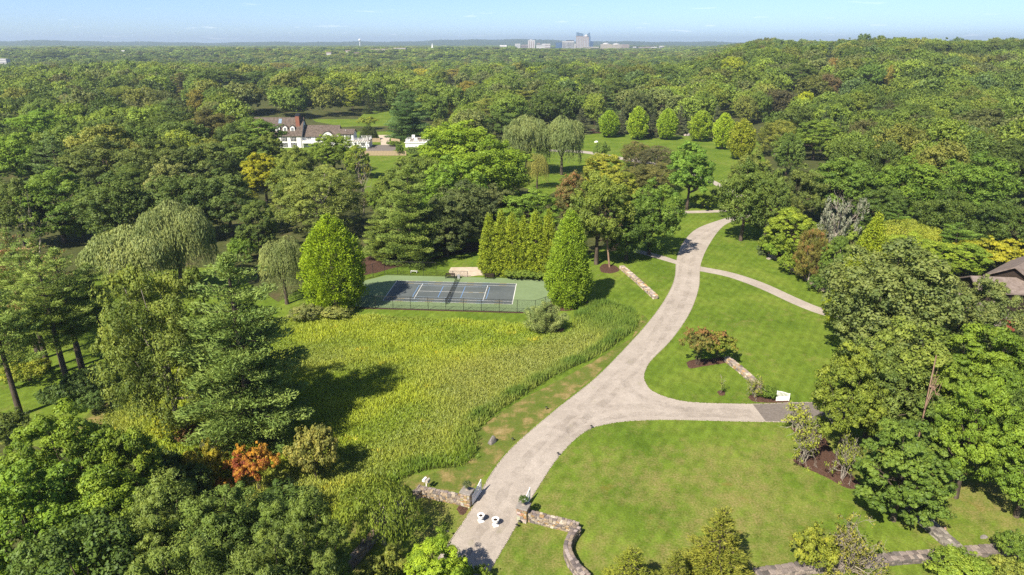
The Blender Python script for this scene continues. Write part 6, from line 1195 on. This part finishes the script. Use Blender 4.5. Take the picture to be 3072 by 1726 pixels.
for i, (px, py, z, H, rr, dx, dy, d) in enumerate(WOODS):
    col, cn = pickcol(rw, px, py); kd = rw.choices(['mid_a', 'mid_b', 'mid_c', 'mid_d', 'pine_mid'], [10, 10, 10, 8, 1.5])[0]
    if kd == 'pine_mid': col, cn, H = (.052, .088, .042), 'dark', H * 1.1
    if n_ind < NEAR and i not in SKIP and 0 < dx < 2575:
        n_ind += 1; size = ('broad ' if rr > 8.1 else 'slim ' if rr < 6.4 else '') + ('tall' if H > 17.6 else 'middling' if H > 15.8 else 'low')
        if d < 190: kd = {'mid_a': 'oak_a', 'mid_b': 'oak_c', 'mid_c': 'oak_b', 'mid_d': 'maple_b', 'pine_mid': 'pine_b'}[kd]
        zn = zone(dx, dy); lb = '%s %s %s in %s' % (size, cn, 'pine' if 'pine' in kd else 'broadleaf tree', zn)
        o = plant(kd, Vector((px, py, z - .02)), H, rr, col, lb, zn, name='woodland_tree' if 'pine' not in kd else 'pine_tree'); INDIV.append((lb, dx, o)); o['tree_number'] = i
    else: stuff.append((px, py, z, H / 18, rr / 8.2, tuple(a * b for a, b in zip(col, GAIN)), 0))
ORD = ['first', 'second', 'third', 'fourth', 'fifth', 'sixth', 'seventh', 'eighth', 'ninth', 'tenth', 'eleventh', 'twelfth', 'thirteenth', 'fourteenth', 'fifteenth', 'sixteenth', 'seventeenth', 'eighteenth', 'nineteenth', 'twentieth']
for lb in {q[0] for q in INDIV}:
    same = sorted([q for q in INDIV if q[0] == lb], key=lambda q: q[1])
    if len(same) > 1:
        for k, q in enumerate(same): q[2]['label'] = '%s, %s' % (lb.replace('broadleaf tree', 'tree'), ('leftmost' if k == 0 else 'rightmost' if k == len(same) - 1 else ORD[k] + ' from left'))
y = 1350.0
while y < 4800:
    sp = 17 + (y - 1350) * .010; half = y * .80; x = -half
    while x < half:
        px, py = x + rw.uniform(-.5, .5) * sp, y + rw.uniform(-.5, .5) * sp; x += sp
        if rw.random() < .12 and py < 2600: continue
        dxx = PR((px, py, 0))[0]
        hs = rw.uniform(.7, 1.15)
        if 3650 < py < 4450 and 1290 < dxx < 1675: continue
        if blocks(px, py, float(T(px, py)), 15 * hs, 6, False): continue
        col, _n = pickcol(rw, px * .3, py * .3); stuff.append((px, py, float(T(px, py)), hs, sp / 11.5 * rw.uniform(.85, 1.2), tuple(a * b for a, b in zip(col, GAIN)), 4))
    y += sp * .8
def woodland():
    broadleaf('lod_a', 151, 18, 8.2, .05, 30, 7, 22, .85, (.32, .5), zmin=-.3, vvar=.1, flat=.95); broadleaf('lod_b', 152, 18, 8.2, .05, 34, 7, 22, .8, (.28, .46), spread=.25, zmin=-.3, vvar=.1, flat=.95); broadleaf('lod_c', 153, 18, 8.2, .05, 26, 8, 22, .85, (.36, .54), zmin=-.3, vvar=.1, flat=.95)
    pine('lod_d', 154, 20, 5.0, .1, 9, 5, 7, 1.2, .3, csz=(.8, 1.2), step=1.6); broadleaf('lod_e', 155, 15, 7.0, .0, 16, 6, 12, 1.7, (.36, .55), zmin=.0, vvar=.08)
    pc = bpy.data.collections.new('woodland_kinds')
    for k, nm in enumerate('abcde'):
        me = PROTO['lod_' + nm][0]; me.materials.clear(); me.materials.append(MATS['leaf_far']); o = bpy.data.objects.new('kind_%d' % k, me); pc.objects.link(o)
    n = len(stuff); me = bpy.data.meshes.new('woodland'); me.vertices.add(n); me.vertices.foreach_set('co', np.array([s[:3] for s in stuff], np.float32).ravel())
    def att(nme, ty, vals, key='value'): a = me.attributes.new(nme, ty, 'POINT'); a.data.foreach_set(key, np.asarray(vals, np.float32 if ty != 'INT' else np.int32).ravel())
    att('tscale', 'FLOAT_VECTOR', [(s[4], s[4], s[3]) for s in stuff], 'vector'); att('trot', 'FLOAT', [rw.uniform(0, 6.28) for s in stuff]); att('tkind', 'INT', [4 if s[6] == 4 else rw.choices([0, 1, 2, 3], [10, 10, 10, 2])[0] for s in stuff]); att('tcol', 'FLOAT_COLOR', [(*s[5], 1) for s in stuff], 'color')
    o = obj('woodland', me); kind(o, 'stuff', 'woods stretching back to the horizon as one mass of crowns')
    g = bpy.data.node_groups.new('woodland_scatter', 'GeometryNodeTree'); g.interface.new_socket('Geometry', in_out='INPUT', socket_type='NodeSocketGeometry'); g.interface.new_socket('Geometry', in_out='OUTPUT', socket_type='NodeSocketGeometry')
    n_, l_ = g.nodes, g.links; gi, go = n_.new('NodeGroupInput'), n_.new('NodeGroupOutput'); m2p = n_.new('GeometryNodeMeshToPoints'); iop = n_.new('GeometryNodeInstanceOnPoints'); ci = n_.new('GeometryNodeCollectionInfo')
    ci.inputs['Collection'].default_value = pc; ci.inputs['Separate Children'].default_value = True; ci.inputs['Reset Children'].default_value = True; iop.inputs['Pick Instance'].default_value = True
    def na(nme, ty): a = n_.new('GeometryNodeInputNamedAttribute'); a.data_type = ty; a.inputs['Name'].default_value = nme; return a.outputs['Attribute']
    cx = n_.new('ShaderNodeCombineXYZ'); l_.new(na('trot', 'FLOAT'), cx.inputs[2])
    l_.new(gi.outputs[0], m2p.inputs['Mesh']); l_.new(m2p.outputs[0], iop.inputs['Points']); l_.new(ci.outputs[0], iop.inputs['Instance']); l_.new(na('tkind', 'INT'), iop.inputs['Instance Index']); l_.new(cx.outputs[0], iop.inputs['Rotation']); l_.new(na('tscale', 'FLOAT_VECTOR'), iop.inputs['Scale']); l_.new(iop.outputs[0], go.inputs[0])
    md = o.modifiers.new('scatter', 'NODES'); md.node_group = g
    print('woodland instances', n, 'individual', n_ind)
woodland()
# ------------------------------------------------------------------ meadow
def meadow():
    rng = np.random.default_rng(9); mg = np.array(meadow_G); x0, y0 = mg.min(0); x1, y1 = mg.max(0); n = 330000
    P = np.stack([rng.uniform(x0, x1, n), rng.uniform(y0, y1, n)], 1)
    inside = np.zeros(n, bool); j = len(mg) - 1
    for i in range(len(mg)):
        xi, yi = mg[i]; xj, yj = mg[j]; c = ((yi > P[:, 1]) != (yj > P[:, 1])) & (P[:, 0] < (xj - xi) * (P[:, 1] - yi) / (yj - yi + 1e-12) + xi); inside ^= c; j = i
    P = P[inside]; P = P + rng.normal(size=P.shape) * .28; n = len(P)
    def fn(s, o):                            # cheap smooth noise
        v = 0
        for k in range(5): a = rng0[k] * 6.28; v = v + np.sin((P[:, 0] * math.cos(a) + P[:, 1] * math.sin(a)) * s * (1 + .37 * k) + o * (k + 1) * 1.7)
        return v / 5
    rng0 = [.13, .41, .67, .88, .27]
    a, b, c = fn(.22, 1), fn(.6, 2), fn(.11, 4); f = fn(.9, 7)
    mound_ = np.exp(-(((P[:, 0] - G(1525, 808).x) / 5.5) ** 2 + ((P[:, 1] - G(1525, 808).y) / 7) ** 2))
    dd = [Vector((*q, 0)) for q in meadow_G]; rim_pts = [(q.x, q.y) for q in cr_open(GP([(1450, 800), (1490, 772), (1545, 770), (1590, 788), (1600, 815), (1575, 845), (1500, 897), (1400, 942), (1330, 987), (1245, 1040), (1195, 1090), (1194, 1140), (1160, 1172), (1080, 1182), (1020, 1200), (978, 1236), (920, 1290)]), 6)]
    rim = np.min(np.stack([np.hypot(P[:, 0] - q[0], P[:, 1] - q[1]) for q in rim_pts]), 0); bush = (1 - ss(1.2, 3.6, rim)) * np.clip(.65 + .5 * b + .3 * f, 0, 1)
    h = (.44 + .20 * a + .14 * b + .6 * mound_ + .55 * bush) * rng.uniform(.7, 1.3, n)
    edge = np.min(np.stack([np.hypot(P[:, 0] - q[0], P[:, 1] - q[1]) for q in mg[::2]]), 0); h *= np.where(rim < 3.5, 1.0, .5 + .5 * ss(0, 2.5, edge))
    g1, g2, g3 = np.array([.215, .31, .020]), np.array([.32, .40, .030]), np.array([.30, .32, .085]); dk = np.array([.085, .165, .020])
    t = np.clip(.5 + a * 1.3 + .7 * b, 0, 1)[:, None]; u = np.clip((c + .05) * 2.2, 0, 1)[:, None]; col = g1 * (1 - t) + g2 * t; col = col * (1 - u * .6) + g3 * u * .6
    e = (bush * .9)[:, None]; col = col * (1 - e) + dk * e; col = col * (1 - .8 * mound_[:, None]) + np.array([.085, .165, .022]) * .8 * mound_[:, None]
    rod = (f + .5 * b > .74) & (rng.uniform(0, 1, n) < .3) & (bush < .3); col[rod] = np.array([.46, .44, .03]); h[rod] *= 1.1
    col *= rng.uniform(.85, 1.18, (n, 1))
    V, lv, gc = [], [], []
    for k in range(1):
        th = rng.uniform(0, math.pi, n); d = np.stack([np.cos(th), np.sin(th), 0 * th], 1); wd = rng.uniform(.025, .06, n)[:, None]; B = np.concatenate([P, np.full((n, 1), .02)], 1); tip = B + np.stack([rng.normal(size=n) * .24, rng.normal(size=n) * .24, h], 1); m = (B + tip) / 2 + np.stack([0 * h, 0 * h, h * .1], 1)
        V.append(np.stack([B, m + d * wd, tip, m - d * wd], 1)); lv.append(rng.uniform(.35, .75, n)); gc.append(col)
    V = np.concatenate(V); kind(obj('meadow_grass', quad_mesh('meadow_grass', V.reshape(-1, 3), np.arange(len(V) * 4).reshape(-1, 4), np.concatenate(lv), 'blade', np.concatenate(gc), np.tile(np.array([[0, 0, 1.6]], np.float32), (len(V), 1)))), 'stuff', 'tall unmown meadow grass with goldenrod in bloom'); print('meadow', n)
meadow()
# ------------------------------------------------------------------ air
def haze():
    bm = bmesh.new(); box(bm, -13200, 13200, -13200, 13200, -30, 135); o = obj('haze', bm_mesh('haze', bm)); kind(o, 'stuff', 'thin bluish summer haze over the land')
    m, n, l, out = newmat('haze'); v = n.new('ShaderNodeVolumePrincipled'); v.inputs['Color'].default_value = (.62, .76, 1.0, 1); v.inputs['Density'].default_value = HAZE; v.inputs['Anisotropy'].default_value = .2; l.new(v.outputs[0], out.inputs['Volume']); o.data.materials.append(m)
HAZE = 1.15e-4
haze()
